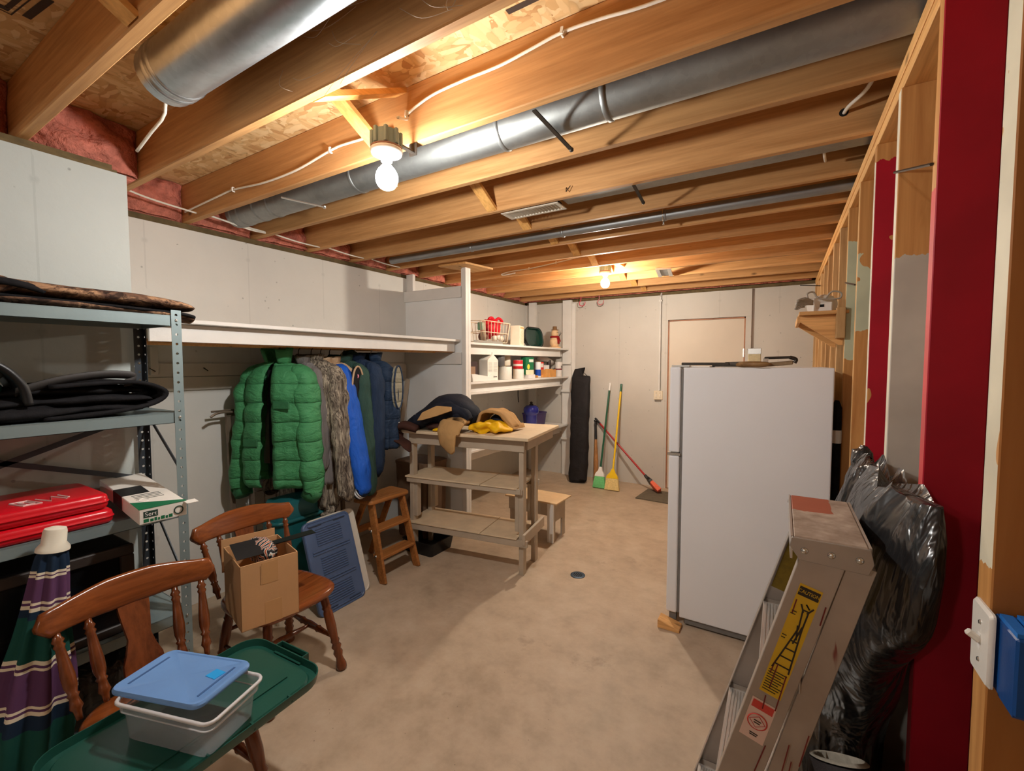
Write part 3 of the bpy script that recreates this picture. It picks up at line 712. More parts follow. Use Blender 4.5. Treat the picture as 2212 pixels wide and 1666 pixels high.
# dark padded bag with teal contents at the left end of second shelf
t=thing('padded_black_bag','arched black bag showing teal cloth at the left end of the second shelf','bag',(-2.36,0.30,1.392)); R=rel(t)
arch=smoothpts([(-2.30,0.02,1.46),(-2.30,0.10,1.60),(-2.30,0.25,1.645),(-2.30,0.37,1.60),(-2.30,0.43,1.53),(-2.30,0.445,1.455)],6)
mb=MB(R); mb.rings([[p+Vector((d,0,0)) for p in arch] for d in (-.12,.10)],False,False)
add('arch_panel',mb,m_black,t,smooth=True,solid=0.02)
add('teal_lining',MB(R).ball((-2.30,0.27,1.50),(0.08,0.13,0.07),16,10,fn=lambda d:1+.25*mnoise.noise(d*3)),fabric('teal_cloth',srgb(52,128,132)),t,smooth=True)
add('silver_pouch',MB(R).ball((-2.27,0.34,1.575),(0.03,0.06,0.05),12,8,fn=lambda d:1+.3*mnoise.noise(d*4)),plain('grey_film',srgb(150,150,146),0.3,0.1),t,smooth=True)
# red cushions
def cushion(label,x,y0,y1,z,h,w):
    t=thing('stadium_cushion',label,'cushion',(x,(y0+y1)/2,z),(0,0,0),'red vinyl cushions')
    L=(y1-y0); pts=rrect(w,L,0.03,4)
    rs=[]
    for q,s in ((0,.93),(.12,.98),(.3,1.0),(.48,1.0),(.5,1.012),(.52,1.0),(.7,1.0),(.88,.985),(1,.93)):
        rs.append([(a*s+.002*sin(b*60),b*(1-(1-s)*.35)+.002*sin(a*50),q*h+.006*sin(pi*(a/w+.5))*(q-.5)) for a,b in pts])
    add('cover',MB().rings(rs),m_red,t,smooth=True)
    add('piping',MB().tube([(a*1.012,b*1.008,h*.5) for a,b in pts],0.0035,6,closed=True),m_red,t,smooth=True)
    return t
cu=cushion('lower red vinyl cushion in the stack on the third shelf',-2.36,-0.05,0.655,0.986,0.052,0.33)
cu2=cushion('upper red vinyl cushion with white lettering on the third shelf',-2.37,-0.05,0.645,1.042,0.056,0.33)
m_wp=flat('white_ink',srgb(232,200,196),0.5)
def ink_lines(t,polys,z,r=.0028):
    for pl in polys:
        add('outlined_letter',MB().tube([(x,y,z) for x,y in pl],r,5),m_wp,t)
# outlined block letters printed near the front edge
ink_lines(cu2,[[(.035,-.05),(.03,-.035),(.10,-.005),(.065,.01),(.10,.03),(.03,.055),(.035,.07)],[(.045,-.03),(.12,-.012),(.085,.01),(.12,.03),(.045,.05)],[(.12,-.012),(.12,.0)]],.0585)
ink_lines(cu2,[[(.04,.11),(.115,.13),(.115,.175),(.04,.155),(.04,.11)],[(.055,.128),(.10,.14),(.10,.16),(.055,.145),(.055,.128)],[(.04,.175),(.115,.20),(.04,.215),(.115,.24),(.10,.25),(.035,.235)]],.0585)
# white and green carton
t=thing('flat_carton','white and green flat carton leaning over the third shelf edge','box',(-2.305,0.775,1.010),(radians(0),radians(3),radians(-5)))
m_cart=plain('carton_white',srgb(230,224,214),0.55,0.03); m_cartg=plain('carton_green',srgb(20,104,66),0.5,0.05)
L2,W2,H2=0.56,0.15,0.058
add('carton',MB().box((-L2/2,-W2/2,0),(L2/2,W2/2,H2)),m_cart,t,bevel=0.002)
add('green_panel',MB().prism([(L2/2-.11,-W2/2),(L2/2+.0006,-W2/2),(L2/2+.0006,W2/2),(L2/2-.02,W2/2)],lambda a,b:(a,b,H2),lambda a,b:(a,b,H2+.0012)),m_cartg,t)
add('dark_band',MB().box((-0.06,-W2/2-.001,0.004),(0.06,W2/2*.2,H2+.001)),m_black,t)
m_cdk=plain('carton_dark_green',srgb(34,60,50),.5,.05)
add('name_panel',MB().box((L2/2,-.062,.024),(L2/2+.0008,-.018,.048)),m_cdk,t)
text('lettering','Sert',0.022,m_paper,t,frame((L2/2+.0014,-0.040,0.036),(0,1,0),(0,0,1)))
for k,(y0,w) in enumerate(((-.062,.016),(-.042,.010),(-.029,.008),(-.018,.006),(-.009,.012),(.006,.007),(.016,.012))): add('print_mark',MB().box((L2/2,y0,.006),(L2/2+.0008,y0+w,.019-.003*(k%2))),m_cartg,t)
add('emblem_ring',MB().tube([(L2/2+.001,.048+.014*cos(a),.028+.015*sin(a)) for a in [2*pi*k/18 for k in range(18)]],.0022,5,closed=True),m_cdk,t)
for k in range(4): add('print_line',MB().box((0.08+.02*k,-0.05,H2),(0.086+.02*k,0.04,H2+.001)),plain('grey_print',srgb(110,110,104),0.6),t)
add('print_ring',MB().tube([(0.165+.02*cos(a),-.03+.016*sin(a),H2+.001) for a in [2*pi*k/20 for k in range(20)]],0.0015,4,closed=True),m_paper,t)
add('flap',MB().box((L2/2-.005,W2/2-.01,H2-.004),(L2/2+.035,W2/2+.03,H2)),m_cart,t,bevel=0.001)
# black box with recessed front on the lower shelf
t=thing('black_box','big black box with a dark recessed front on the lower shelf','box',(-2.38,0.42,0.527))
fx=0.155
mb=MB()
mb.box((-0.17,-0.42,0.0),(fx-.02,0.30,0.345))
add('body',mb,m_black,t,bevel=0.01,seg=2)
mb=MB().box((fx-.02,-0.42,0.0),(fx,0.30,0.035)).box((fx-.02,-0.42,0.305),(fx,0.30,0.345)).box((fx-.02,-.42,.035),(fx,-.37,.305)).box((fx-.02,.255,.035),(fx,.30,.305))
add('bezel',mb,plain('dark_brown_bezel',srgb(52,44,40),0.5,0.15),t,bevel=0.004)
add('screen',MB().box((fx-.019,-0.37,0.035),(fx-.012,0.255,0.305)),plain('dark_screen',srgb(14,14,16),0.25,0.1),t)
# glossy black sack on the floor under the shelving
def sack(name,label,c,r,seed,mat,cat='bag',n=40,zmin=.102):
    t=thing(name,label,cat,(c[0],c[1],0))
    f=lambda d:1+.22*mnoise.noise(d*2.2+Vector((seed,0,0)))+.10*mnoise.noise(d*6+Vector((0,seed,0)))+.05*mnoise.noise(d*14)
    mb=MB().ball((0,0,c[2]),r,n,n//2+4,fn=f)
    for v in mb.v: v.z=max(v.z,zmin)
    add('film',mb,mat,t,smooth=True); return t
def m_bag_make():
    N=NT('black_bin_film'); v=N.coord()
    f=N.noise(N.coord((5,5,1.3)),1.0,3,0.5,1.0); g=N.noise(N.coord((9,9,5)),1.0,3,0.55,1.2)
    N.col((0.012,0.012,0.013)); N.bump(N.math('ADD',f,N.math('MULTIPLY',g,0.3)),1.0,0.06)
    return N.fin(0.26,0,0.6)
m_bag=m_bag_make()
sk=sack('bin_bag','glossy black sack stuffed on the lowest steel shelf',(-2.37,0.50,0.28),(0.13,0.33,0.17),2.0,m_bag)
# striped umbrella
def m_umb_make():
    N=NT('striped_canvas'); tc=N.n('ShaderNodeTexCoord'); sp=N.n('ShaderNodeSeparateXYZ'); N.l(tc.outputs['Object'],sp.inputs[0])
    z=N.math('MULTIPLY',N.math('ADD',sp.outputs[2],N.math('MULTIPLY',N.noise(N.coord((6,6,2)),1,2),0.012)),1.0)
    GR=srgb(24,76,68); NV=srgb(26,44,66); PU=srgb(92,58,92); CRM=srgb(226,214,190)
    # bands from the top down: green, navy, cream pair, purple, cream pair, navy, green ...
    st=[(0.0,PU)]
    P=[(0.00,PU),(0.095,CRM),(0.105,PU),(0.112,CRM),(0.122,GR),(0.20,GR),(0.30,GR),(0.40,NV),(0.445,CRM),(0.455,PU),(0.462,CRM),(0.472,PU),(0.572,CRM),(0.582,PU),(0.589,CRM),(0.599,GR),(0.66,GR),(0.72,NV),(0.745,CRM),(0.755,PU),(0.762,CRM),(0.772,PU),(0.84,CRM),(0.848,PU),(0.854,CRM),(0.862,NV),(0.92,GR)]
    r=N.n('ShaderNodeValToRGB'); r.color_ramp.interpolation='CONSTANT'; e=r.color_ramp.elements
    while len(e)<len(P): e.new(0.5)
    for k,(p,c) in enumerate(P): e[k].position=p; e[k].color=(*c,1)
    N.l(z,r.inputs[0]); N.col(r.outputs[0]); N.bump(N.noise(N.coord(),14,4),0.3,0.01)
    return N.fin(0.8,0,0.2)
t=thing('patio_umbrella','closed green and purple striped umbrella with a white cap','umbrella',(-2.135,0.345,0.0),(radians(-7.0),radians(1.2),0))
t.scale=(1,1,1.06)
prof=[(0.028,0.93),(0.036,0.90),(0.043,0.84),(0.050,0.76),(0.062,0.66),(0.080,0.56),(0.094,0.46),(0.102,0.36),(0.102,0.28),(0.094,0.20),(0.080,0.12),(0.070,0.06)]
n=64
mb=MB(); mb.rings([[(r*(1+(.16 if z<.9 else .05)*sin(8*a+z*3))*cos(a),r*(1+(.16 if z<.9 else .05)*sin(8*a+z*3))*sin(a),z) for a in [2*pi*k/n for k in range(n)]] for r,z in [(x.x,x.z) for x in smoothpts([(r,0,z) for r,z in prof],3)]],True,True)
add('canopy',mb,m_umb_make(),t,smooth=True)
add('cap',MB().lathe([(0.044,0.915),(0.043,0.925),(0.032,0.940),(0.031,0.975),(0.028,0.985),(0.012,0.99)],n=20),plain('cap_plastic',srgb(232,226,208),0.4,0.03),t,smooth='auto')
add('pole',MB().tube([(0,0,0),(0,0,0.9)],0.014,10),m_iron,t)
# ---------------- spindle chairs ----------------
def arc_board(mb,pts,hs,th,n=10):
    """crest rail: rounded section swept along pts with half heights hs"""
    rs=[]; N=len(pts)
    for i,p in enumerate(pts):
        t=(pts[min(i+1,N-1)]-pts[max(i-1,0)]).normalized(); r=t.cross(Vector((0,0,1))).normalized(); u=Vector((-0.25*1,0,1)); u=(u-t*u.dot(t)).normalized(); r=t.cross(u)
        ring=[]
        for k in range(16):
            a=2*pi*k/16; ca,sa=cos(a),sin(a)
            ca=math.copysign(abs(ca)**.6,ca); sa=math.copysign(abs(sa)**.55,sa)
            ring.append(p+r*ca*th+u*sa*hs[i])
        rs.append(ring)
    mb.rings(rs)
SPIN=[(0,.010),(.06,.011),(.10,.017),(.13,.011),(.16,.016),(.19,.012),(.30,.0145),(.50,.019),(.62,.018),(.70,.012),(.72,.017),(.75,.012),(.80,.014),(.86,.018),(.90,.011),(.93,.010),(1,.009)]
LEG=[(0,.017),(.05,.020),(.12,.021),(.18,.020),(.20,.024),(.23,.018),(.26,.023),(.45,.024),(.60,.0185),(.63,.023),(.66,.016),(.70,.025),(.74,.017),(.78,.024),(.84,.017),(.88,.020),(.94,.027),(.98,.026),(1,.020)]
STR=[(0,.008),(.12,.010),(.2,.012),(.30,.015),(.33,.019),(.37,.014),(.5,.018),(.63,.014),(.67,.019),(.70,.015),(.8,.012),(.88,.010),(1,.008)]
def chair(label,loc,rz):
    t=thing('spindle_chair',label,'chair',loc,(0,0,rz),'spindle back chairs')
    # seat, saddle shaped
    def out(q):
        a=2*pi*q; x=cos(a); y=sin(a)
        ex=math.copysign(abs(x)**.55,x); ey=math.copysign(abs(y)**.6,y)
        return 0.225*ex, 0.225*ey*(1.0+0.06*ex)
    rs=[]; n=40
    for s,z in ((.86,.398),(.97,.405),(1.0,.418),(1.0,.430),(.965,.440),(.90,.443),(.6,.436),(.3,.432),(.02,.431)):
        rs.append([(out(k/n)[0]*s,out(k/n)[1]*s,z+(.006*max(0,out(k/n)[0]*s/.2) if s<.9 else 0)) for k in range(n)])
    add('seat',MB().rings(rs),m_chair,t,smooth=True)
    # crest rail
    pts=[Vector((-0.268-0.055*(1-(y/.262)**2),y,0.742+0.018*(1-(y/.262)**2))) for y in [-.262+.524*k/24 for k in range(25)]]
    hs=[]
    for k in range(25):
        q=abs(k-12)/12; hs.append(0.058-0.014*min(1,max(0,(q-.25)/.5)) if q<.93 else 0.044*sqrt(max(0.05,1-((q-.93)/.07)**2)))
    mb=MB(); arc_board(mb,pts,hs,0.014)
    add('crest_rail',mb,m_chair,t,smooth=True)
    for y in (-.215,-.130,.130,.215):
        top=Vector((-0.262-0.05*(1-(y/.262)**2),y,0.712)); bot=Vector((-0.185-(.018 if abs(y)<.2 else 0),y*.88,0.436))
        add('spindle',MB().turned(top,bot,SPIN,12),m_chairz,t,smooth=True)
    # fiddle splat
    prof=[(0.0,.048),(.12,.046),(.3,.040),(.45,.034),(.6,.045),(.72,.058),(.85,.060),(.95,.054),(1,.05)]
    A=[];Bk=[]
    mb=MB(); rs=[]
    for q,wd in prof:
        c=Vector((-0.315,0,0.715)).lerp(Vector((-0.20,0,0.437)),q)
        rs.append([c+Vector((-.008,-wd,-.003)),c+Vector((-.008,wd,-.003)),c+Vector((.008,wd,.003)),c+Vector((.008,-wd,.003))])
    mb.rings(rs); add('back_splat',mb,m_chairz,t,smooth='auto')
    for sx,sy in ((1,1),(1,-1),(-1,1),(-1,-1)):
        top=(sx*.155,sy*.145,0.415); bot=(sx*.235 if sx>0 else -.225,sy*.195,0.0)
        add('leg',MB().turned(top,bot,LEG,14),m_chairz,t,smooth=True)
    L=lambda sx,sy,z: Vector((sx*.155,sy*.145,.415)).lerp(Vector(((.235 if sx>0 else -.225),sy*.195,0)),1-z/.415)
    for sy in (1,-1): add('side_stretcher',MB().turned(L(1,sy,.17),L(-1,sy,.19),STR,10),m_chairz,t,smooth=True)
    add('cross_stretcher',MB().turned((L(1,1,.17)+L(-1,1,.19))/2,(L(1,-1,.17)+L(-1,-1,.19))/2,STR,10),m_chairz,t,smooth=True)
    add('back_stretcher',MB().turned(L(-1,1,.26),L(-1,-1,.26),STR,10),m_chairz,t,smooth=True)
    return t
c1=chair('spindle back chair nearest the camera carrying a green lid',(-1.75,0.655,0),0.0)
c2=chair('spindle back chair with a cardboard box on its seat',(-2.165,1.275,0),0.0)
# cardboard box on the far chair
t=thing('cardboard_box','open cardboard box standing on the far chair seat','box',(-2.062,1.135,0.4435),(0,0,radians(-14.5)))
hx,hy,H=0.145,0.118,0.288; th=0.004
mb=MB().box((-hx,-hy,0),(hx,hy,th)).box((hx-th,-hy,0),(hx,hy,H)).box((-hx,-hy,0),(-hx+th,hy,H)).box((-hx,-hy,0),(hx,-hy+th,H)).box((-hx,hy-th,0),(hx,hy,H))
add('carton',mb,m_card,t,bevel=0.001)
add('tape_strip',MB().box((hx,-.035,H-.105),(hx+.0008,.032,H-.01)),m_tape,t); add('tape_strip',MB().box((hx,-.025,0.0),(hx+.0008,.045,.10)),m_tape,t)
add('seam_line',MB().box((hx,-.040,H-.105),(hx+.001,-.0385,H-.02)),plain('card_edge',srgb(120,84,50),.8),t)
add('flap',MB().box((-hx-.05,-hy,H-.14),(-hx-.046,hy,H+.02)),m_card,t)
t2=thing('black_folder','stiff black folder sticking out of the left side of the cardboard box','folder',(-2.075,1.075,0.70),(radians(0),radians(0),radians(-14)))
add('board',MB().prism([(-.06,-.055),(.115,-.05),(.115,.055),(-.06,.06)],lambda a,b:(a*.55+.02*b,b*1.0,a*.0+.06-.25*(a)),lambda a,b:(a*.55+.02*b+.004,b*1.0,.064-.25*a)),m_black,t2)
t2['label']='square black folder sticking out of the cardboard box'
t3=thing('black_board','narrow black board poking out sideways over the cardboard box','board',(-2.05,1.25,0.745),(radians(4),radians(8),radians(-14)))
add('board',MB().prism([(-.012,-.085),(.022,-.095),(.040,.13),(.0,.125)],lambda a,b:(a,b,0),lambda a,b:(a,b,0.005)),m_black,t3)
t4=thing('patterned_cloth','black and pale blue patterned cloth stuffed in the cardboard box','cloth',(-2.08,1.15,0.72),(0,0,0))
def m_pat():
    N=NT('patterned_print'); v=N.coord((1,1,1)); w=N.n('ShaderNodeTexWave'); w.inputs['Scale'].default_value=22; w.inputs['Distortion'].default_value=6; N.l(v,w.inputs['Vector'])
    N.col(N.ramp(w.outputs['Fac'],[(.35,srgb(24,24,28)),(.45,srgb(196,214,218)),(.7,srgb(214,200,176)),(.9,srgb(180,90,60))])); return N.fin(.8)
add('cloth',MB().ball((0,0,0),(0.09,0.05,0.055),20,12,fn=lambda d:1+.3*mnoise.noise(d*3)),m_pat(),t4,smooth=True)
# green lid, clear tub and blue lid on the near chair
t=thing('green_tote_lid','large dark green tote lid lying upside down on the near chair','lid',(-1.59,0.655,0.4475),(radians(0),radians(1.5),radians(4)))
Lx,Ly=0.42,0.66
def lid_out(s,dx=0):
    o=[]
    for a,b in rrect(Lx*s,Ly*s,0.075*s,6): o.append((a,b))
    return o
base=lid_out(1.0); n=len(base)
rs=[[(a*.93,b*.955,0.0) for a,b in base],[(a*.985,b*.99,0.0) for a,b in base],[(a,b,0.006) for a,b in base],[(a*1.015,b*1.01,0.034) for a,b in base],[(a*1.0,b*1.0,0.034) for a,b in base],[(a*.985,b*.99,0.008) for a,b in base],[(a*.90,b*.94,0.008) for a,b in base],[(a*.87,b*.92,0.016) for a,b in base],[(a*.82,b*.89,0.016) for a,b in base],[(a*.1,b*.1,0.016) for a,b in base]]
add('lid_body',MB().rings(rs),m_greenp,t,smooth='auto')
for s in (1,-1):
    mb=MB().box((-.075,s*(Ly/2-.01)-.0,0.010),(.075,s*(Ly/2+.028),0.014)).box((-.078,s*(Ly/2+.026),0.0),(.078,s*(Ly/2+.031),0.036)).box((-.078,s*(Ly/2),0.0),(-.073,s*(Ly/2+.03),0.036)).box((.073,s*(Ly/2),0.0),(.078,s*(Ly/2+.03),0.036))
    add('latch_end',mb,m_greenp,t,bevel=0.001)
for y in (-.2,-.07,.06,.19): add('rib',MB().box((Lx/2-.022,y-.003,0.008),(Lx/2+.001,y+.003,0.026)),m_greenp,t)
add('raised_rib',MB().bar((.10,-.25,.018),(.10,.25,.018),.006,.006),m_greenp,t)
def m_clear_make():
    N=NT('clear_plastic'); N.col((0.80,0.83,0.87)); N.b.inputs['Transmission Weight'].default_value=0.72; N.b.inputs['IOR'].default_value=1.12; N.b.inputs['Alpha'].default_value=0.42
    return N.fin(0.22,0,0.5)
m_clear=m_clear_make()
m_clearrim=plain('frosted_rim',srgb(206,204,204),0.35,0.03,10,0); 
A18=radians(18.3)
t=thing('clear_tub','empty clear plastic tub standing on the green lid','tub',(-1.552,0.628,0.4655),(0,radians(1.0),A18))
def ring(s,z,w=.325,d=.185): return [(a,b,z) for a,b in rrect(w*s,d*s,.025*s,4)]
mb=MB().rings([ring(.90,0.118,.36,.205),ring(.88,0.10,.36,.205)][:0]+[ring(.90,.000),ring(.93,.004),ring(.985,.085),ring(1.05,.088),ring(1.06,.118)],True,False)
i=[mb.pt(p) for p in ring(.90,.0)]; mb.face(i)
add('tub_body',mb,m_clear,t,smooth='auto',solid=0.002)
o=[(a,b,.118) for a,b in rrect(.352,.206,.028,4)]
add('rim',MB().tube(o,0.0055,8,closed=True),m_clearrim,t,smooth=True)
add('rim_step',MB().tube([(a,b,.088) for a,b in rrect(.336,.190,.026,4)],0.002,6,closed=True),m_clearrim,t,smooth=True)
t=thing('blue_tub_lid','pale blue lid with a blue tape patch resting askew on the clear tub','lid',(-1.607,0.63,0.592),(radians(0.0),radians(-2.0),A18+radians(-1)))
def rg(s,z,w=.345,d=.20): return [(a*s,b*s,z) for a,b in rrect(w,d,.03,5)]
add('lid_body',MB().rings([rg(1.0,0.0),rg(1.012,.004),rg(1.012,.010),rg(.985,.016),rg(.93,.016),rg(.90,.013),rg(.05,.013)]),m_bluep,t,smooth='auto')
for s in (1,-1): add('groove',MB().box((-.005+s*.135,-.065,.0128),(.002+s*.135,.065,.0145)),plain('groove_blue',srgb(66,100,150),.5),t)
add('tape_patch',MB().prism([(.075,.012),(.118,.005),(.125,.040),(.082,.047)],lambda a,b:(a,b,.013),lambda a,b:(a,b,.0145)),flat('bright_blue_tape',srgb(40,160,232),.5),t)
# ---------------- closet shelf, rod, divider ----------------
t=thing('closet_shelf','long white closet shelf with a deep fascia above the coats','shelf',(-2.95,2.1,1.80)); R=rel(t)
add('shelf_board',MB(R).box((XL+.001,0.94,1.800),(-2.585,3.325,1.822)),m_white,t,bevel=0.003)
add('fascia',MB(R).box((-2.665,0.95,1.708),(-2.645,3.325,1.799)),m_white,t,bevel=0.002)
add('fascia_backing',MB(R).box((-2.685,0.96,1.70),(-2.666,3.32,1.797)),m_shelfpine,t)
add('end_bracket',MB(R).prism([(-3.29,1.60),(-2.70,1.60),(-2.66,1.63),(-2.66,1.707),(-2.69,1.799),(-3.29,1.799)],lambda a,b:(a,0.925,b),lambda a,b:(a,0.944,b)),m_white,t)
tag(add('closet_rod',MB().tube([(-2.90,0.93,1.715),(-2.90,3.33,1.715)],0.017,12),m_shelfpine,smooth='auto'),'bare wooden closet rod under the white closet shelf','rod')
ld=thing('ledger_board','grey white ledger board fixed along the left wall behind the coats','board',(XL+.01,2.1,1.5)); R=rel(ld)
m_ledg=plain('ledger_paint',srgb(206,198,186),0.55,0.06,4,0.1)
add('plank',MB(R).box((XL+.001,0.90,1.515),(XL+.022,3.32,1.60)),m_ledg,ld,bevel=0.002)
add('plank',MB(R).box((XL+.001,0.90,1.425),(XL+.018,3.32,1.512)),m_ledg,ld,bevel=0.002)
for y in (1.08,1.18,1.47):
    add('bent_nail',MB(R).tube([(XL+.02,y,1.57),(XL+.05,y+.01,1.55),(XL+.055,y-.02,1.57)],0.003,6),m_iron,ld)
tag(add('cleat_block',MB().box((XL+.0015,1.17,1.53),(XL+.045,1.21,1.70)),m_ledg,bevel=0.002),'small upright white block on the wall under the closet shelf end','block')
# divider panel with posts
dv=thing('divider_panel','white painted divider panel standing out from the left wall','partition',(-2.9,3.36,0)); R=rel(dv)
add('panel',MB(R).box((XL+.001,3.352,0.03),(-2.56,3.365,2.235)),m_whitep,dv)
add('top_rail',MB(R).box((XL+.001,3.330,2.215),(-2.575,3.351,2.32)),m_white,dv,bevel=0.002)
add('mid_rail',MB(R).box((XL+.001,3.332,1.59),(-2.575,3.351,1.70)),m_white,dv,bevel=0.002)
add('post',MB(R).box((-2.60,3.366,0),(-2.515,3.404,ZB-.002)),m_white,dv,bevel=0.002)
add('post',MB(R).box((-2.562,3.325,0.0),(-2.515,3.365,ZB-.002)),m_white,dv,bevel=0.002)
add('wall_post',MB(R).box((XL+.001,3.366,0),(XL+.09,3.404,ZB-.002)),m_white,dv,bevel=0.002)
add('cleat',MB(R).box((-2.60,3.405,1.60),(-2.555,3.43,1.69)),m_white,dv)
tag(add('header_board',MB().prism([(-2.72,3.19),(-2.42,3.20),(-2.36,3.55),(-2.60,3.56)],lambda a,b:(a,b,ZB-.001),lambda a,b:(a,b,ZB-.018)),m_plate),'pale board nailed under the joists over the white post','board')
tag(add('leaning_slat',MB().bar((-3.18,3.10,0.78),(-3.24,3.31,1.44),0.05,0.018,up=(1,0,0)),m_grey),'grey wooden slat leaning beside the divider panel','slat')
# ---------------- hangers and coats ----------------
def hanger(y,x=-2.90,z=1.66,mat=None,rz=0.0,tone='dark'):
    pass
def garment(name,label,loc,rz,mats,ws=0.23,L=0.80,tk=0.10,sleeve=0.62,hem=0.25,gap=0.0,quilt=0,sl_in=0.0,collar=0.06,cuff=None,lining=None,splay=0.10,hang=True,srad=.075,seed=0.0,tilt=0.0,fold=.012,hood=False,cat='coat',hmat=None):
    """garment on a hanger; local x along shoulders, -y is the front, z=0 at the collar base"""
    t=thing(name,label,cat,loc,(0,tilt,rz),'garments on the closet rod')
    n=56; rows=34; mb=MB()
    def prof(v):
        # half width along x, half depth along y
        if v<0.14:
            q=v/.14; hw=0.075+(ws-0.075)*(q**0.75); hd=0.045+(tk-.045)*q
        else:
            q=(v-.14)/.86; hw=ws+(hem-ws)*q; hd=tk*(1+.25*q)
        return hw,hd
    def fn(u,v):
        g=gap*(0.35+0.65*v)
        a=-pi/2+g+(2*pi-2*g)*u     # front is at -y
        hw,hd=prof(v)
        e=.72
        x=hw*math.copysign(abs(cos(a))**e,cos(a)); y=hd*math.copysign(abs(sin(a))**.9,sin(a))
        z=-L*v + (0.06*(1-abs(x)/ws) if v<.02 else 0)
        if v<.14: z=-L*.14*(v/.14)**1.3+.0
        k=fold*(0.25+v)*(sin(9*a+seed)+.6*sin(17*a+seed*2+z*3))+fold*1.1*mnoise.noise(Vector((x*6+seed,y*6,z*2.5)))*2
        if quilt:
            k+=0.018*(abs(sin(pi*quilt*v))**.4-.5)
        l=sqrt(x*x+y*y)+1e-6
        x+=x/l*k; y+=y/l*k
        if v>.97: x*=.98; y*=.98
        return (x,y,z)
    mb.grid(fn,n,rows,wrap=(gap==0))
    add('body',mb,[mats[0]],t,smooth=True,solid=0.010)
    # sleeves
    if sleeve>0:
        for s in (1,-1):
            x0=s*(ws-.045); pts=[Vector((x0-s*.05,.01,-L*.14*.30)),Vector((x0+s*.005,.0,-L*.14*.75)),Vector((x0+s*.03,-.005,-L*.14-.07)),Vector((x0+s*(.03+splay*.45),-.02,-L*.14-sleeve*.45)),Vector((x0+s*(.03+splay),-.045-sl_in,-L*.14-sleeve*.93)),Vector((x0+s*(.03+splay),-.05-sl_in,-L*.14-sleeve))]
            sp=smoothpts(pts,8); k=len(sp); rad=lerps([srad*.45,srad*.85,srad*1.0,srad*.96,srad*.84,srad*.60],k)
            rad2=[r*(1+(.13*(abs(sin(pi*quilt*1.0*i/k))**.45-.6) if quilt else .06*mnoise.noise(Vector((i*.6,seed,s))))) for i,r in enumerate(rad)]
            sb=MB(); sb.loft(sp,[r*.74 for r in rad2],[r*1.06 for r in rad2],30,up=(0,1,0),amp=.22,freq=13,seed=seed+s)
            add('sleeve',sb,mats[1] if len(mats)>1 else mats[0],t,smooth=True)
            if cuff:
                p=sp[-1]; d=(sp[-1]-sp[-4]).normalized(); c=MB()
                c.turned(p-d*.02,p+d*.055,[(0,srad*.60),(.3,srad*.66),(1,srad*.58)],18); cfo=add('cuff',c,cuff[0],t,smooth=True)
                for q in cuff[1:]:
                    for kk in (.30,.62): add('cuff_stripe',MB().turned(p+d*(.055*kk-.004),p+d*(.055*kk+.008),[(0,srad*.655),(1,srad*.645)],18),q,cfo,smooth=True)
    else:
        for s in (1,-1):
            o=[(s*(ws+.026),.052*cos(a),-L*.30+.17*sin(a)*(1)) for a in [2*pi*k/24 for k in range(24)]]
            add('armhole_binding',MB().tube([(p[0]*(1.0),p[1]*1.2,p[2]) for p in o],0.007,6,closed=True),mats[0],t,smooth=True)
            if lining: add('armhole_lining',MB().prism([(p[1]*1.15,p[2]) for p in o],lambda a,b:(s*(ws+.026),a,b),lambda a,b:(s*(ws-.0),a,b)),lining,t)
    # collar
    cb=MB()
    def cf(u,v):
        a=-pi/2+.45+(2*pi-.9)*u
        rx=.078+.018*v; ry=.052+.02*v
        return (rx*cos(a),ry*sin(a)-.005-.018*v*(sin(a)<0),-.015+collar*v*(1.0 if sin(a)>-.3 else .85)+.004*mnoise.noise(Vector((u*9,v,seed))))
    cb.grid(cf,30,5); add('collar',cb,mats[2] if len(mats)>2 else mats[0],t,smooth=True,solid=0.012)
    if hood:
        add('hood',MB().ball((0,.085,-.05),(.11,.06,.13),18,12,fn=lambda d:1+.2*mnoise.noise(d*3)),mats[0],t,smooth=True)
    # hanger
    hm=hmat or m_iron
    zt=1.715+.02-loc[2]
    add('hanger_hook',MB().tube(smoothpts([(0,0,-.01),(0,0,zt-.055),(.012,0,zt-.03),(.020,0,zt-.010),(.006,0,zt+.004),(-.014,0,zt-.004),(-.020,0,zt-.02)],5),0.003,6),hm,t,smooth=True)
    add('hanger_arm',MB().tube(smoothpts([(-ws*.8,0,-L*.10),(-ws*.35,0,-.035),(0,0,-.005),(ws*.35,0,-.035),(ws*.8,0,-L*.10)],5),0.006,6),hm,t,smooth=True)
    return t
GREEN=fabric('green_nylon',srgb(66,136,88),.14,.6,400,10,.45,0,False,.125); GREEND=fabric('green_nylon_deep',srgb(50,108,70),.16,.6,400,10,.45)
m_bark=camo('bark_camo',[srgb(50,43,38),srgb(104,94,84),srgb(134,124,110),srgb(178,166,146)],(13,13,1.7),2.0,.8)
GREYV=fabric('grey_flannel',srgb(120,114,112),drape=True); ROYAL=fabric('royal_blue',srgb(24,86,188),.12,.6,drape=True); TAN=fabric('tan_duck',srgb(190,160,128),.1,drape=True); NAVY=fabric('navy_cloth',srgb(34,50,74),.2,drape=True); NAVYQ=fabric('navy_quilt',srgb(38,56,80),.2,.6,quilt=.15)
DKG=fabric('forest_fleece',srgb(50,76,68),.15,drape=True); LIN=fabric('cream_lining',srgb(150,146,128),.08,quilt=.08); m_wt=flat('white_knit',srgb(226,226,226),.8); DARKNAVY=fabric('dark_knit',srgb(20,34,56),.15); DBLK=fabric('black_cloth',srgb(24,24,26),.2)
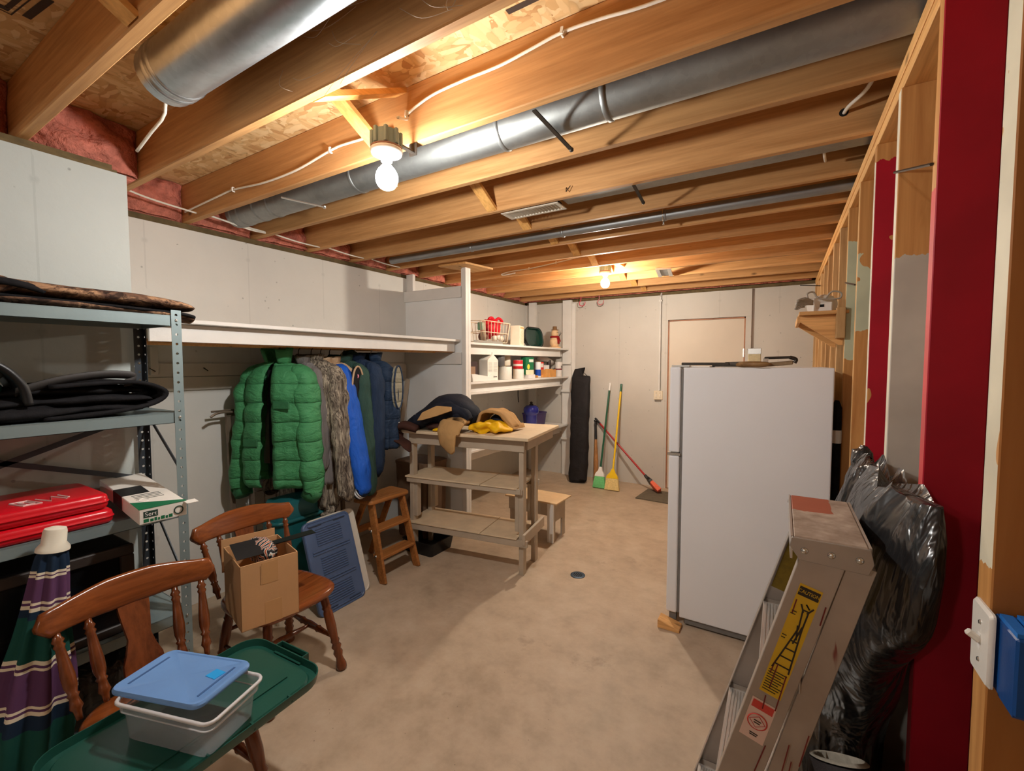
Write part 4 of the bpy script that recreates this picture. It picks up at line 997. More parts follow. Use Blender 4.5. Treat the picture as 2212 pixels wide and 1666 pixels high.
g=garment('green_coat','bright green quilted winter coat hanging open at the left of the rod',(-2.90,1.755,1.605),radians(22),[GREEN,GREEN,GREEN],ws=.225,L=.82,tk=.115,sleeve=.74,hem=.225,gap=.13,quilt=6,collar=.115,cuff=[GREEND],splay=.055,srad=.094,seed=1.0)
add('pocket_flap',MB().box((-.16,-.155,-.55),(-.055,-.145,-.50)),GREEND,g,bevel=.004); add('pocket_flap',MB().box((.06,-.150,-.30),(.175,-.138,-.25)),GREEND,g,bevel=.004)
add('dark_lining',MB().grid(lambda u,v:(-.05+.10*u,-.045,-.05-.68*v),4,6),DBLK,g)
garment('grey_shirt','grey flannel shirt squeezed between the green coat and camouflage jacket',(-2.90,1.90,1.61),radians(16),[GREYV,GREYV],ws=.20,L=.85,tk=.05,sleeve=.6,splay=.03,srad=.06,seed=2.0,cat='shirt')
garment('camouflage_coveralls','bark pattern camouflage coveralls reaching nearly to the floor',(-2.88,1.985,1.62),radians(16),[m_bark,m_bark],ws=.235,L=1.02,tk=.095,hem=.20,sleeve=.80,splay=.09,srad=.088,seed=3.0,gap=.10,fold=.02,cat='coveralls')
tg=bpy.data.objects['camouflage_coveralls']
for s,dx in ((1,.06),(-1,-.07)):
    sp=smoothpts([(s*.07,0,-.92),(s*.10+dx*.3,-.02,-1.03),(s*.06+dx,-.03,-1.13),(s*.10+dx,-.05,-1.20)],5)
    add('trouser_leg',MB().loft(sp,lerps([.10,.09,.08,.085],len(sp)),lerps([.07,.06,.055,.05],len(sp)),16,amp=.3,freq=12,seed=s),m_bark,tg,smooth=True)
garment('blue_varsity_jacket','royal blue jacket sleeve with white striped navy cuff',(-2.90,2.075,1.60),radians(12),[TAN,ROYAL],ws=.235,L=.66,tk=.05,sleeve=.80,splay=.17,srad=.080,seed=4.0,cuff=[DARKNAVY,m_wt],cat='jacket')
v=garment('tan_vest','tan vest with dark armhole on a pink tipped hanger',(-2.90,2.15,1.605),radians(10),[TAN],ws=.235,L=.66,tk=.045,sleeve=0,lining=DBLK,seed=5.0,cat='vest')
add('pink_hanger_tip',MB().tube([(.235+.03*cos(a),-.0,-.10+.018*sin(a)) for a in [2*pi*k/14 for k in range(14)]],.005,6,closed=True),plain('pink_plastic',srgb(232,140,160),.4),v,smooth=True)
garment('green_fleece','dark forest green hooded fleece with a tag behind the tan vest',(-2.88,2.245,1.62),radians(8),[DKG,DKG],ws=.225,L=.80,tk=.06,sleeve=.86,splay=.08,srad=.068,seed=6.0,hood=True,hmat=m_cable,cat='jacket')
garment('navy_jacket','plain navy jacket on a white hanger between fleece and quilted vest',(-2.86,2.345,1.63),radians(8),[NAVY,NAVY,DARKNAVY],ws=.225,L=.76,tk=.06,sleeve=.72,splay=.04,srad=.072,seed=7.0,hmat=m_cable,cat='jacket',cuff=[DARKNAVY])
garment('navy_quilted_vest','navy quilted vest with pale lined armhole at the right end of the rod',(-2.84,2.49,1.62),radians(14),[NAVYQ],ws=.225,L=.70,tk=.085,hem=.235,sleeve=0,quilt=4,lining=LIN,seed=8.0,gap=.08,hmat=m_cable,cat='vest',collar=.08)
# folded steel cot behind the coats
t=thing('folding_cot','rusty brown folded steel cot with wire springs leaning on the left wall','cot',(-3.2,1.75,0)); R=rel(t)
m_rust=plain('brown_steel',srgb(120,104,88),.5,.15,20,.1,60,.4)
for y,x in ((1.57,-3.20),(1.66,-3.13)): add('side_rail',MB(R).bar((x+.06,y,0.0),(x,y,1.26),0.028,0.028),m_rust,t,bevel=.002)
for y,x in ((2.30,-3.20),(2.39,-3.13)): add('side_rail',MB(R).bar((x+.06,y,0.0),(x,y,1.26),0.028,0.028),m_rust,t,bevel=.002)
add('top_bar',MB(R).bar((-3.19,1.55,1.255),(-3.15,2.40,1.255),.024,.024),m_rust,t)
add('hook_bar',MB(R).tube(smoothpts([(-3.15,1.66,1.265),(-3.15,1.5,1.275),(-3.15,1.44,1.25)],4),.008,6),m_rust,t); add('hook_bar',MB(R).tube([(-3.19,1.70,1.285),(-3.18,1.46,1.282)],.007,6),m_rust,t)
mb=MB(R)
for k in range(12):
    z=0.12+.095*k; mb.tube([(-3.165,1.68,z),(-3.165,2.30,z)],.0028,5)
for k in range(8):
    y=1.70+.085*k; mb.tube([(-3.165,y,.1),(-3.165,y,1.24)],.0028,5)
add('wire_mesh',mb,m_rust,t,kind='stuff')
mb=MB(R)
for k in range(6):
    z=.2+.18*k
    mb.tube([(-3.15+.008*cos(a*.9),1.64+.035*a/30,z+.008*sin(a*.9)) for a in range(30)],.002,4)
add('coil_springs',mb,m_iron,t,kind='stuff')
# teal tote end, slate and white lids
t=thing('teal_tote','teal plastic tote tipped on end behind the chairs','tote',(-2.80,1.77,0)); R=rel(t)
pts=rrect(.20,.36,.05,5)
add('tub',MB(R).rings([[(-2.84+a*s,1.80+b*s,z) for a,b in pts] for s,z in ((.9,0),(1,.02),(1,.60),(.97,.655),(.85,.69),(.5,.70))]),m_tealp,t,smooth='auto')
add('rim',MB(R).tube([(-2.84+a*1.06,1.80+b*1.04,.56) for a,b in pts],.014,8,closed=True),m_tealp,t,smooth=True)
def flatlid(name,label,y0,y1,x0,x1,H,mat,ribs=True,cornr=.04):
    """lid standing on its short edge, leaning toward -x; outer face toward +x"""
    t=thing(name,label,'lid',(x0,(y0+y1)/2,0),(0,-atan2(x0-x1,H),0))
    W=y1-y0; HH=sqrt(H*H+(x0-x1)**2)
    o=[(a,b+HH/2) for a,b in rrect(W,HH,cornr,4)]
    f=lambda s,x:[(x,a*s,(b-HH/2)*(1-(1-s)*.55)+HH/2) for a,b in o]
    add('lid_body',MB().rings([f(1,-.020),f(1.0,0.0),f(.975,.004),f(.95,.004),f(.93,.0),f(.9,.0),f(.05,.0)]),mat,t,smooth='auto')
    if ribs:
        for k in range(3):
            zc=HH*(.185+.315*k)
            for dz in (-.085,.085): add('ridge',MB().bar((.002,-W*.40,zc+dz),(.002,W*.40,zc+dz),.010,.012,up=(0,0,1)),mat,t,bevel=.003)
            for q in range(8): add('vent_rib',MB().bar((.002,-W*.27,zc-.052+.015*q),(.002,W*.27,zc-.052+.015*q),.008,.007,up=(0,0,1)),mat,t,bevel=.002)
        for dz in (.03,HH-.03):
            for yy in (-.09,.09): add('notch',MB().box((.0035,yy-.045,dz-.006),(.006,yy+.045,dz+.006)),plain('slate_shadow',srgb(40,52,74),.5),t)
    else:
        for yy in (-.11,.0,.11): add('ridge',MB().bar((.002,yy,HH*.1),(.002,yy,HH*.9),.010,.006,up=(1,0,0)),mat,t,bevel=.002)
    return t
flatlid('slate_tote_lid','slate blue ribbed tote lid propped upright behind the far chair',1.695,2.05,-2.42,-2.60,.565,m_navyp)
flatlid('white_tote_lid','white tote lid propped behind the slate blue lid',1.75,2.125,-2.46,-2.64,.56,plain('white_plastic',srgb(214,208,196),.4,.04),False)
# wooden step stool
t=thing('step_stool','weathered wooden step stool with a worn top','stool',(-2.55,2.39,0)); R=rel(t)
F0=[(-2.43,2.215,0),(-2.43,2.56,0)]; T0=[(-2.57,2.235,.565),(-2.57,2.535,.565)]
for f,tp in zip(F0,T0): add('front_leg',MB(R).bar(f,tp,.022,.062,up=(1,0,.2)),m_stool,t,bevel=.003)
for f,tp in zip([(-2.93,2.235,0),(-2.93,2.535,0)],[(-2.66,2.25,.56),(-2.66,2.52,.56)]): add('rear_leg',MB(R).bar(f,tp,.020,.05,up=(1,0,.3)),m_stool,t,bevel=.003)
for z in (.18,.37):
    x=-2.43-.14*z/.565
    add('tread',MB(R).box((x-.075,2.225,z-.011),(x+.035,2.545,z+.011)),m_stool,t,bevel=.004)
top=MB(R).rings([[(-2.62+a*s,2.385+b*s,z+.008*mnoise.noise(Vector((a*14,b*14,1)))) for a,b in rrect(.20,.40,.03,3)] for s,z in ((.96,.562),(1,.568),(1,.583),(.96,.592),(.1,.59))])
add('top_board',top,m_stool,t,smooth='auto')
add('rear_rail',MB(R).bar((-2.80,2.25,.30),(-2.80,2.52,.30),.02,.05),m_stool,t)
for y,z in ((2.206,.17),(2.206,.35)): add('bolt_head',MB(R).turned((-2.455-.14*z/.565,y,z+.02),(-2.455-.14*z/.565,y-.006,z+.02),[(0,.011),(1,.008)],10),m_bolt,t,smooth='auto')
# ---------------- grey work table ----------------
t=thing('work_table','grey painted work table with two slatted lower shelves','table',(-1.615,2.845,0),(0,0,radians(8.5)))
m_leg=m_grey
for x in (-.045,-.985):
    for y in (0.0,.265):
        add('leg',MB().box((x-.038 if x<-.5 else x,y,0),(x if x<-.5 else x+.038,y+.06,1.02)),m_leg,t,bevel=.002)
        add('leg_block',MB().box((x-.040 if x<-.5 else x-.034,y+.004,.33),(x+.034 if x<-.5 else x-.001,y+.056,.63)),m_leg,t,bevel=.002)
add('table_top',MB().box((-1.10,-.07,1.032),(.055,.70,1.056)),m_greytop,t,bevel=.003)
add('apron',MB().box((-1.02,-.012,.94),(.0,.008,1.031)),m_leg,t,bevel=.002)
add('apron',MB().box((-1.02,.318,.94),(.0,.338,1.031)),m_leg,t,bevel=.002)
add('end_apron',MB().box((-.008,.04,.95),(.012,.66,1.031)),m_leg,t,bevel=.002)
add('bearer',MB().box((-1.04,.63,.98),(.0,.66,1.031)),m_leg,t)
for z in (.665,.285):
    fw_=.38
    add('front_rail',MB().box((-1.04,-.022,z-.06 if z<.4 else z-.045),(.03 if z<.4 else -.012,-.001,z-.008)),m_leg,t,bevel=.002)
    add('back_rail',MB().box((-1.04,.326,z-.06),(.0,.346,z-.008)),m_leg,t,bevel=.002)
    add('shelf_plank',MB().box((-1.05,-.03,z-.007),(-.36,.36,z+.006)),m_greytop,t,bevel=.002)
    add('shelf_plank',MB().box((-.355,-.03,z-.007),(-.052,.36,z+.003)),m_greytop,t,bevel=.002)
add('end_rail',MB().box((-.006,-.03,.245),(.016,.42,.325)),m_leg,t,bevel=.002)
add('rail_block',MB().box((-.055,-.035,.625),(-.02,-.023,.665)),m_leg,t,bevel=.002)
# brown bin behind table left
tag(add('brown_bin',MB().rings([[(-2.87+a*s,3.10+b*s,z) for a,b in rrect(.38,.32,.04,4)] for s,z in ((.9,0),(.92,.02),(1,.66),(1.03,.68),(1.03,.70),(.9,.71))]),plain('brown_card_bin',srgb(112,86,66),.6,.1),smooth='auto'),'brown bin standing behind the work table by the divider','bin')
tag(add('dark_tray',MB().rings([[(-2.58+a*s,2.86+b*s,z) for a,b in rrect(.34,.30,.03,4)] for s,z in ((.9,.0),(1,.10),(1.02,.11),(.93,.11),(.85,.02),(.1,.02))]),m_black,smooth='auto'),'shallow black tray on the floor below the work table','tray')
# ---------------- clothes pile on the table ----------------
TZ=1.057
def blob_loft(t,name,pts,rw,rh,mat,amp=.28,freq=11,seed=0.,n=22,k=6,up=(0,0,1)):
    sp=smoothpts(pts,k); N=len(sp)
    mb=MB(rel(t)); mb.loft(sp,lerps(rw,N),lerps(rh,N),n,amp=amp,freq=freq,seed=seed,up=up)
    return add(name,mb,mat,t,smooth=True)
DNV=fabric('dark_navy_canvas',srgb(26,30,42),.3,.75); BRN=fabric('dark_brown_canvas',srgb(66,40,32),.15); DUCK=fabric('duck_canvas',srgb(182,142,92),.10); YEL=fabric('yellow_nylon',srgb(236,182,20),.10,.5)
t=thing('navy_jacket_heap','dark navy work jacket heaped on the table with brown sleeve hanging down','jacket',(-2.35,2.90,TZ))
blob_loft(t,'body',[(-2.64,2.74,1.10),(-2.50,2.80,1.16),(-2.34,2.86,1.22),(-2.20,2.90,1.20),(-2.10,2.92,1.14)],[.10,.15,.17,.15,.07],[.04,.085,.12,.11,.05],DNV,.30,8,1.)
blob_loft(t,'sleeve',[(-2.60,2.70,1.12),(-2.45,2.72,1.17),(-2.30,2.76,1.235),(-2.17,2.80,1.22),(-2.10,2.82,1.15)],[.05,.07,.08,.07,.04],[.035,.06,.06,.05,.03],DNV,.3,12,4.)
blob_loft(t,'brown_cuff',[(-2.50,2.66,1.07),(-2.60,2.62,1.10),(-2.67,2.60,1.07),(-2.66,2.58,1.00),(-2.56,2.575,.96),(-2.50,2.57,.90)],[.05,.06,.065,.07,.06,.01],[.03,.035,.03,.022,.016,.006],BRN,.25,12,2.)
add('tan_patch',MB(rel(t)).prism([(-2.44,1.150),(-2.40,1.215),(-2.30,1.265),(-2.18,1.262),(-2.17,1.232),(-2.28,1.19),(-2.40,1.155)],lambda a,b:(a,2.612+.22*(a+2.44)+max(0,b-1.2)*.45,b),lambda a,b:(a,2.590+.22*(a+2.44)+max(0,b-1.2)*.45,b)),DUCK,t)
for x,z in ((-2.55,1.17),(-2.53,1.185)): add('snap',MB(rel(t)).ball((x,2.665,z),.007,8,5),m_bolt,t)
for z in (1.075,1.10): add('cuff_stripe',MB(rel(t)).bar((-2.66,2.585,z),(-2.62,2.575,z+.02),.008,.018),m_paper,t)
add('brown_lining',MB(rel(t)).ball((-2.38,2.80,1.09),(.12,.12,.035),16,8,fn=lambda d:1+.3*mnoise.noise(d*3)),BRN,t,smooth=True)
t=thing('tan_jacket','tan canvas jacket with a sleeve hanging over the table edge','jacket',(-2.15,2.95,TZ))
blob_loft(t,'hanging_sleeve',[(-2.20,2.86,1.13),(-2.20,2.74,1.135),(-2.20,2.685,1.08),(-2.195,2.665,1.02),(-2.16,2.655,.955),(-2.13,2.65,.915)],[.08,.11,.12,.105,.065,.02],[.035,.038,.03,.026,.02,.01],DUCK,.25,10,3.,up=(0,1,.3))
hood=smoothpts([(-2.10,3.03,1.075),(-2.08,3.02,1.17),(-2.00,3.03,1.225),(-1.90,3.06,1.20),(-1.83,3.09,1.12),(-1.81,3.10,1.072)],6)
mb=MB(rel(t)); mb.rings([[p+Vector((.02*mnoise.noise(p*14+Vector((d*3,0,0))),d*.20-.10+.02*mnoise.noise(p*11),(-.02*abs(d-.2)+.022*mnoise.noise(p*16+Vector((0,d*4,0)))))) if 0.03<(p.z-1.07) else p+Vector((0,d*.20-.10,0)) for p in hood] for d in (-.1,.05,.2,.35,.5,.7,.9)],False,False)
add('hood_panel',mb,DUCK,t,smooth=True,solid=.022)
add('dark_lining',MB(rel(t)).ball((-1.96,3.08,1.12),(.11,.10,.07),18,10,fn=lambda d:1+.2*mnoise.noise(d*4)),DNV,t,smooth=True)
t=thing('yellow_jacket','bright yellow nylon garment bunched on the work table','garment',(-1.93,2.92,TZ))
blob_loft(t,'bunched_cloth',[(-2.09,2.86,1.085),(-1.99,2.88,1.10),(-1.90,2.92,1.10),(-1.80,2.98,1.075)],[.09,.10,.10,.03],[.028,.05,.042,.014],YEL,.75,17,5.,n=40,k=12)
blob_loft(t,'tucked_end',[(-2.36,2.70,1.068),(-2.30,2.71,1.075),(-2.24,2.74,1.07)],[.03,.035,.03],[.010,.016,.010],YEL,.2,14,6.)
tag(add('white_tub',MB().lathe([(.05,0),(.055,.01),(.058,.10),(.06,.105),(.03,.112)],c=(-2.90,4.50,.735),n=18),m_paper,smooth='auto'),'small white round tub behind the yellow garment','tub')
# ---------------- small bench ----------------
t=thing('small_bench','low plywood bench with a tan top and grey sides','bench',(-1.93,3.66,0),(0,0,radians(-1)))
add('bench_top',MB().box((-.27,-.155,.35),(.27,.155,.364)),plain('plywood',srgb(214,182,140),.6,.06),t,bevel=.002)
for x in (-.23,.20):
    add('side_panel',MB().prism([(-.13,0),(-.07,0),(-.07,.17),(.07,.17),(.07,0),(.13,0),(.13,.349),(-.13,.349)],lambda a,b:(x,a,b),lambda a,b:(x+.018,a,b)),m_grey,t,bevel=.001)
add('apron',MB().box((-.23,-.149,.24),(.19,-.131,.349)),m_grey,t); add('apron',MB().box((-.23,.131,.24),(.19,.149,.349)),m_grey,t)
add('front_leg',MB().box((.175,-.15,0),(.235,-.131,.349)),m_white,t,bevel=.001)
# ---------------- white wall shelving beyond the divider ----------------
ws=thing('wall_shelving','white painted wall shelving between the divider and the far wall','shelving',(-2.95,4.6,0)); R=rel(ws)
for z,tk in ((1.805,.022),(1.415,.022),(0.735,.022)):
    add('shelf_board',MB(R).box((XL+.001,3.432,z-tk),(-2.585,YB-.042,z)),m_white,ws,bevel=.002)
    if z>1.7: add('fascia',MB(R).box((-2.665,3.432,z-tk-.095),(-2.64,YB-.2,z-tk-.001)),m_white,ws,bevel=.002)
    else:
        add('fascia',MB(R).box((-2.67,3.432,z-tk-.088),(-2.645,YB-.2,z-tk-.001)),m_white,ws,bevel=.002)
        if z>1: add('lip',MB(R).box((-2.68,3.432,z-tk-.105),(-2.60,YB-.2,z-tk-.089)),m_white,ws,bevel=.002)
    add('end_cleat',MB(R).box((XL+.05,YB-.075,z-tk-.09),(-2.69,YB-.042,z-tk-.001)),m_white,ws)
    add('end_cleat',MB(R).box((-2.685,YB-.07,z-tk-.20),(-2.55,YB-.042,z-tk-.17)),m_white,ws)
SA,SB,SC_=1.806,1.416,.736
# wire basket with red cloth
t=thing('wire_basket','white wire basket full of odds and ends on the top wall shelf','basket',(-2.76,4.05,SA))
m_wire=plain('cream_wire',srgb(226,206,178),.4,.05)
def ringpts(w,l,z): return [(a,b,z) for a,b in rrect(w,l,.03,3)]
mb=MB()
for s,z in ((.86,.02),(.93,.12),(1.0,.235)): mb.tube([(a*s,b*s,z) for a,b in rrect(.26,.56,.04,4)],.0045,6,closed=True)
add('hoops',mb,m_wire,t,smooth=True,kind='stuff')
mb=MB(); P=rrect(.26,.56,.04,5); 
for k in range(0,len(P)): 
    a,b=P[k]; mb.tube([(a*.86,b*.86,.02),(a,b,.235)],.003,5)
for k in range(9):
    y=-.25+.0625*k; mb.tube([(.112,y*.86,.02),(.13,y,.235)],.003,5).tube([(-.112,y*.86,.02),(-.13,y,.235)],.003,5)
add('wires',mb,m_wire,t,smooth=True,kind='stuff')
def small(name,label,cat,loc,fnc,mat,group=None,smooth=True):
    t=thing(name,label,cat,loc,(0,0,0),group); add(name+'_body' if name!='x' else 'body',fnc,mat,t,smooth=smooth); return t
REDC=fabric('red_velour',srgb(196,22,38),.2,.6)
small('red_mitt','red quilted cloth bundle in the wire basket','cloth',(-2.76,4.10,SA+.13),MB().ball((0,0,.04),(.10,.14,.105),22,14,fn=lambda d:1+.22*mnoise.noise(d*3)+.05*sin(d.y*16)),REDC)
small('red_bow','red ribbon bow on top of the wire basket','ribbon',(-2.76,4.20,SA+.245),MB().tube(smoothpts([(0,0,0),(0,-.07,.05),(0,-.13,.03),(0,-.05,0),(0,.06,.055),(0,.14,.02),(0,.04,0)],5),[.016]*31,8),REDC)
small('green_candle','small green jar hung at the basket corner','jar',(-2.70,3.83,SA+.14),MB().lathe([(.03,0),(.035,.01),(.035,.07),(.03,.08)],n=14),plain('sage',srgb(96,140,112),.4),None,'auto')
small('brown_ornament','brown and white round ornament at the basket bottom','ornament',(-2.72,3.90,SA+.075),MB().ball((0,0,0),(.05,.06,.055),16,10),plain('ornament_brown',srgb(96,56,44),.4,.4,30))
m_pearl=plain('pearl',srgb(232,224,208),.25,.05)
for k,(y,z) in enumerate(((4.08,.07),(4.15,.085),(4.22,.07))):
    small('pearl_ball',['left silvery ball in the wire basket','middle raised silvery ball in the wire basket','right silvery ball in the wire basket'][k],'ball',(-2.70,y,SA+z),MB().ball((0,0,0),.034,14,9),m_pearl,'silvery balls in the basket')
small('metal_bar_tool','flat grey metal bar lying in front of the wire basket','tool',(-2.625,3.85,SA),MB().bar((0,-.22,.014),(0,.25,.010),.05,.022).bar((.01,-.04,.03),(.01,.04,.03),.02,.015),m_bolt,None,False)
# tin with lattice
t=thing('lattice_tin','cream box with a gold lattice pattern on the top wall shelf','tin',(-2.68,4.60,SA),(0,0,radians(14)))
add('box',MB().box((-.09,-.085,0),(.03,.085,.235)),plain('cream_card',srgb(236,228,206),.5,.03),t,bevel=.003)
mg=flat('gold_ink',srgb(206,176,120),.5)
for k in range(-3,4):
    for s in (1,-1):
        y0=-.07+.0; mb=MB()
        a=(k*.045-.1*s,0.02); b=(k*.045+.1*s,.185)
        # clip to +-0.08
        def cl(p,q):
            pts=[]
            for i in range(21):
                y=p[0]+(q[0]-p[0])*i/20; z=p[1]+(q[1]-p[1])*i/20
                if -.078<=y<=.078: pts.append((.0305,y,z))
            return pts
        pp=cl(a,b)
        if len(pp)>1: add('lattice_line',MB().tube([pp[0],pp[-1]],.0012,4),mg,t)
add('gold_band',MB().box((.0302,-.08,.20),(.0312,.08,.222)),mg,t)
# dark green enamel pan
t=thing('green_enamel_pan','dark green enamel pan standing on its edge on the top wall shelf','pan',(-2.72,5.05,SA),(0,radians(-10),radians(-8)))
o=rrect(.36,.245,.09,6)
add('pan_body',MB().rings([[(x,a*s,b*s+.125) for a,b in o] for s,x in ((.80,-.05),(.95,-.03),(1.0,.012),(1.03,.016),(1.03,.022),(.93,.02),(.86,-.02),(.7,-.035),(.05,-.035))]),plain('green_enamel',srgb(22,54,46),.15,.05,8,0,60,0,.7),t,smooth='auto')
add('rim',MB().tube([(.02,a*1.02,b*1.02+.125) for a,b in o],.007,6,closed=True),m_black,t,smooth=True)
add('handle',MB().bar((-.0,-.18,.05),(-.01,-.27,.10),.03,.016),m_black,t,bevel=.004)
# snow figure
t=thing('snowman_figure','wooden snowman figurine with red scarf on the top wall shelf','figurine',(-2.70,5.60,SA))
m_sn=plain('aged_cream',srgb(226,190,146),.6,.12,20,.3,40)
mb=MB().ball((0,0,.085),(.07,.075,.085),18,12).ball((0,0,.205),(.05,.052,.06),16,10); add('body',mb,m_sn,t,smooth=True)
add('base',MB().lathe([(.085,0),(.085,.015),(.06,.025)],n=18),m_sn,t,smooth='auto')
add('hat',MB().lathe([(.05,.25),(.05,.257),(.03,.258),(.028,.30),(.02,.302)],n=14),plain('straw_brown',srgb(132,96,62),.8,.2),t,smooth='auto')
add('scarf',MB().tube([(.052*cos(a),.054*sin(a),.155) for a in [2*pi*k/16 for k in range(16)]],.014,8,closed=True).bar((.055,-.02,.15),(.075,-.03,.06),.03,.012).bar((.055,.02,.15),(.072,.03,.09),.026,.012),fabric('scarf_red',srgb(150,28,28)),t,smooth=True)
for s in (1,-1): add('eye',MB().ball((.045,.016*s,.215),.006,8,5),m_black,t)
add('twig_arm',MB().tube([(0,.06,.12),(.01,.12,.17),(.02,.17,.22)],.004,5).tube([(.01,.12,.17),(.03,.12,.235)],.003,5),m_iron,t)
# ---- second shelf contents ----
def can(label,y,r,h,col,x=-2.67,z=SB,lidc=srgb(200,196,188),band=None,name='paint_can',grp=None):
    t=thing(name,label,'can',(x,y,z),(0,0,0),grp)
    add('can_body',MB().lathe([(r*.97,0),(r,.004),(r,h-.004),(r*.97,h)],n=20),plain('can_%s'%label[:22],col,.4,.04),t,smooth='auto')
    add('can_lid',MB().lathe([(r*.99,h-.002),(r*.99,h+.004),(r*.9,h+.002),(r*.85,h-.001)],n=20),plain('can_lid_%d'%int(lidc[0]*100),lidc,.3,.05,8,0,60,.7),t,smooth='auto')
    if band: add('label_band',MB().lathe([(r*1.004,h*band[1]),(r*1.004,h*band[2])],n=20,caps=False),plain('band_%s'%label[:18],band[0],.5,.05),t,smooth='auto')
    return t
def carton(label,y,w,d,h,col,x=-2.67,z=SB,name='small_box',rz=0,prints=()):
    t=thing(name,label,'box',(x,y,z),(0,0,rz))
    add('carton_body',MB().box((-d/2,-w/2,0),(d/2,w/2,h)),plain('ctn_%s'%label[:22],col,.55,.04),t,bevel=.002)
    for k,(y0,z0,y1,z1,c) in enumerate(prints): add('printed_panel',MB().box((d/2,y0,z0),(d/2+.001,y1,z1)),plain('prt_%s_%d'%(label[:18],k),c,.55,.03),t)
    return t
carton('dark picture box at the left end of the can shelf',3.60,.20,.10,.20,srgb(60,44,44),x=-2.70,name='picture_box',prints=[(-.06,.06,.06,.15,srgb(150,120,96))])
carton('red and blue spray box behind the picture box',3.80,.07,.06,.24,srgb(170,44,52),x=-2.88,name='tall_box',prints=[(-.03,.02,.03,.10,srgb(40,60,110))])
t=thing('white_tray','white plastic paint tray at the front of the can shelf','tray',(-2.66,3.72,SB))
add('tray_body',MB().prism([(-.16,0),(.15,0),(.18,.07),(.12,.045),(-.12,.075),(-.18,.075)],lambda a,b:(-.05,a,b),lambda a,b:(.055,a,b)),m_paper,t,bevel=.002)
t=thing('gabled_carton','tall white carton with a gabled top on the can shelf','carton',(-2.68,3.945,SB))
add('carton_body',MB().box((-.055,-.10,0),(.055,.10,.215)),plain('carton_white_b',srgb(232,228,218),.5,.03),t,bevel=.002)
add('gable',MB().prism([(-.10,.216),(.10,.216),(.01,.275),(-.01,.275)],lambda a,b:(-.055,a,b),lambda a,b:(.055,a,b)),MC['carton_white_b'],t)
add('top_fin',MB().box((-.05,-.004,.27),(.05,.004,.30)),MC['carton_white_b'],t)
for k in range(9):
    for y0 in (-.085,.012): add('print_line',MB().box((.055,y0,.095+.012*k),(.0558,y0+.07,.098+.012*k)),plain('grey_print_b',srgb(150,146,138),.6),t)
for y0,z0,w,h in ((.012,.030,.014,.018),(.030,.034,.012,.010),(.044,.034,.014,.010),(.060,.034,.016,.010)): add('print_mark',MB().box((.055,y0,z0),(.0558,y0+w,z0+h)),plain('black_ink',srgb(60,54,48),.6),t)
can('white paint can with drips left of the yellow edged can',4.26,.075,.145,srgb(228,224,214)); can('paint can with a gold rim behind the dripped can',4.36,.07,.15,srgb(220,176,84),x=-2.79,lidc=srgb(190,160,90))
can('clear dark jar on top of the dripped paint can',4.22,.06,.13,srgb(86,84,84),z=SB+.15,x=-2.72,name='glass_jar'); can('white tin stacked above the red labelled can',4.44,.07,.12,srgb(224,214,196),z=SB+.156,x=-2.79)
can('small white can under the red can',4.555,.065,.115,srgb(232,226,218)); can('red labelled can stacked on a white can',4.545,.058,.10,srgb(200,32,44),z=SB+.1195,band=(srgb(226,214,210),.3,.55))
carton('green and white detergent box beside the red can',4.79,.20,.07,.21,srgb(16,112,70),z=SB+.046,x=-2.68,name='green_box',prints=[(-.10,0,.10,.055,srgb(236,224,190)),(-.02,.15,.09,.185,srgb(220,232,220))])
gb_=bpy.data.objects['green_box']; add('yellow_seal',MB(rel(gb_)).turned((-2.6445,4.755,SB+.14),(-2.6433,4.755,SB+.14),[(0,.032),(1,.032)],18),plain('lime',srgb(226,226,80),.5,.02),gb_)
carton('flat white box under the green detergent box',4.80,.17,.10,.045,srgb(232,224,220),name='flat_box')
can('blue and white spray can with gold cap',5.05,.038,.20,srgb(226,226,228),lidc=srgb(176,140,70),band=(srgb(24,72,170),.1,.5),z=SB+.002,name='spray_can'); 
carton('red and white small carton behind the wooden box',5.20,.10,.06,.20,srgb(226,60,44),x=-2.72,prints=[(-.04,.13,.04,.18,srgb(240,230,220))])
for k,y in enumerate((5.33,5.38,5.43)):
    can(['first','second','third'][k]+' small white capped bottle behind the wooden box',y,.020,.16,srgb(228,224,220),x=-2.72,lidc=srgb(80,84,100),name='small_bottle',grp='small bottles on the can shelf')
t=thing('wooden_crate','low honey coloured wooden crate on the can shelf','crate',(-2.65,5.33,SB))
for y in (-.16,-.055,.05): add('front_slat',MB().box((.02,y,0),(.032,y+.098,.11-.01*(y>0))),plain('honey_wood',srgb(214,154,84),.55,.12,10),t,bevel=.002)
add('side_board',MB().box((-.08,-.32,0.0),(.0,-.17,.03)),MC['honey_wood'],t); add('side_board',MB().box((-.08,-.165,0),(.02,-.155,.10)),MC['honey_wood'],t); add('bottom_board',MB().box((-.08,-.16,0),(.02,.15,.01)),MC['honey_wood'],t)
can('black bottle lying dark behind the wooden crate',5.50,.03,.22,srgb(48,34,30),x=-2.74,lidc=srgb(40,40,40),name='dark_bottle')
can('white spray primer can with a red stripe at the shelf end',5.64,.05,.20,srgb(226,220,214),x=-2.66,band=(srgb(120,36,44),.45,.55),name='primer_can')
pc_=bpy.data.objects['primer_can']
for z0 in (.115,.135): add('print_mark',MB().box((.047,-.022,z0),(.0505,.024,z0+.012)),plain('black_ink2',srgb(50,44,40),.6),pc_)
t=thing('rolled_plans','loose white rolled sheets above the crate on the can shelf','roll',(-2.78,5.45,SB+.19)); add('sheet',MB().tube([(0,-.16,.06),(.02,.0,.05),(.03,.16,.0)],.035,12),m_paper,t,smooth=True); add('sheet',MB().tube([(-.06,-.14,.02),(-.05,.14,-.02)],.03,12),m_paper,t,smooth=True)
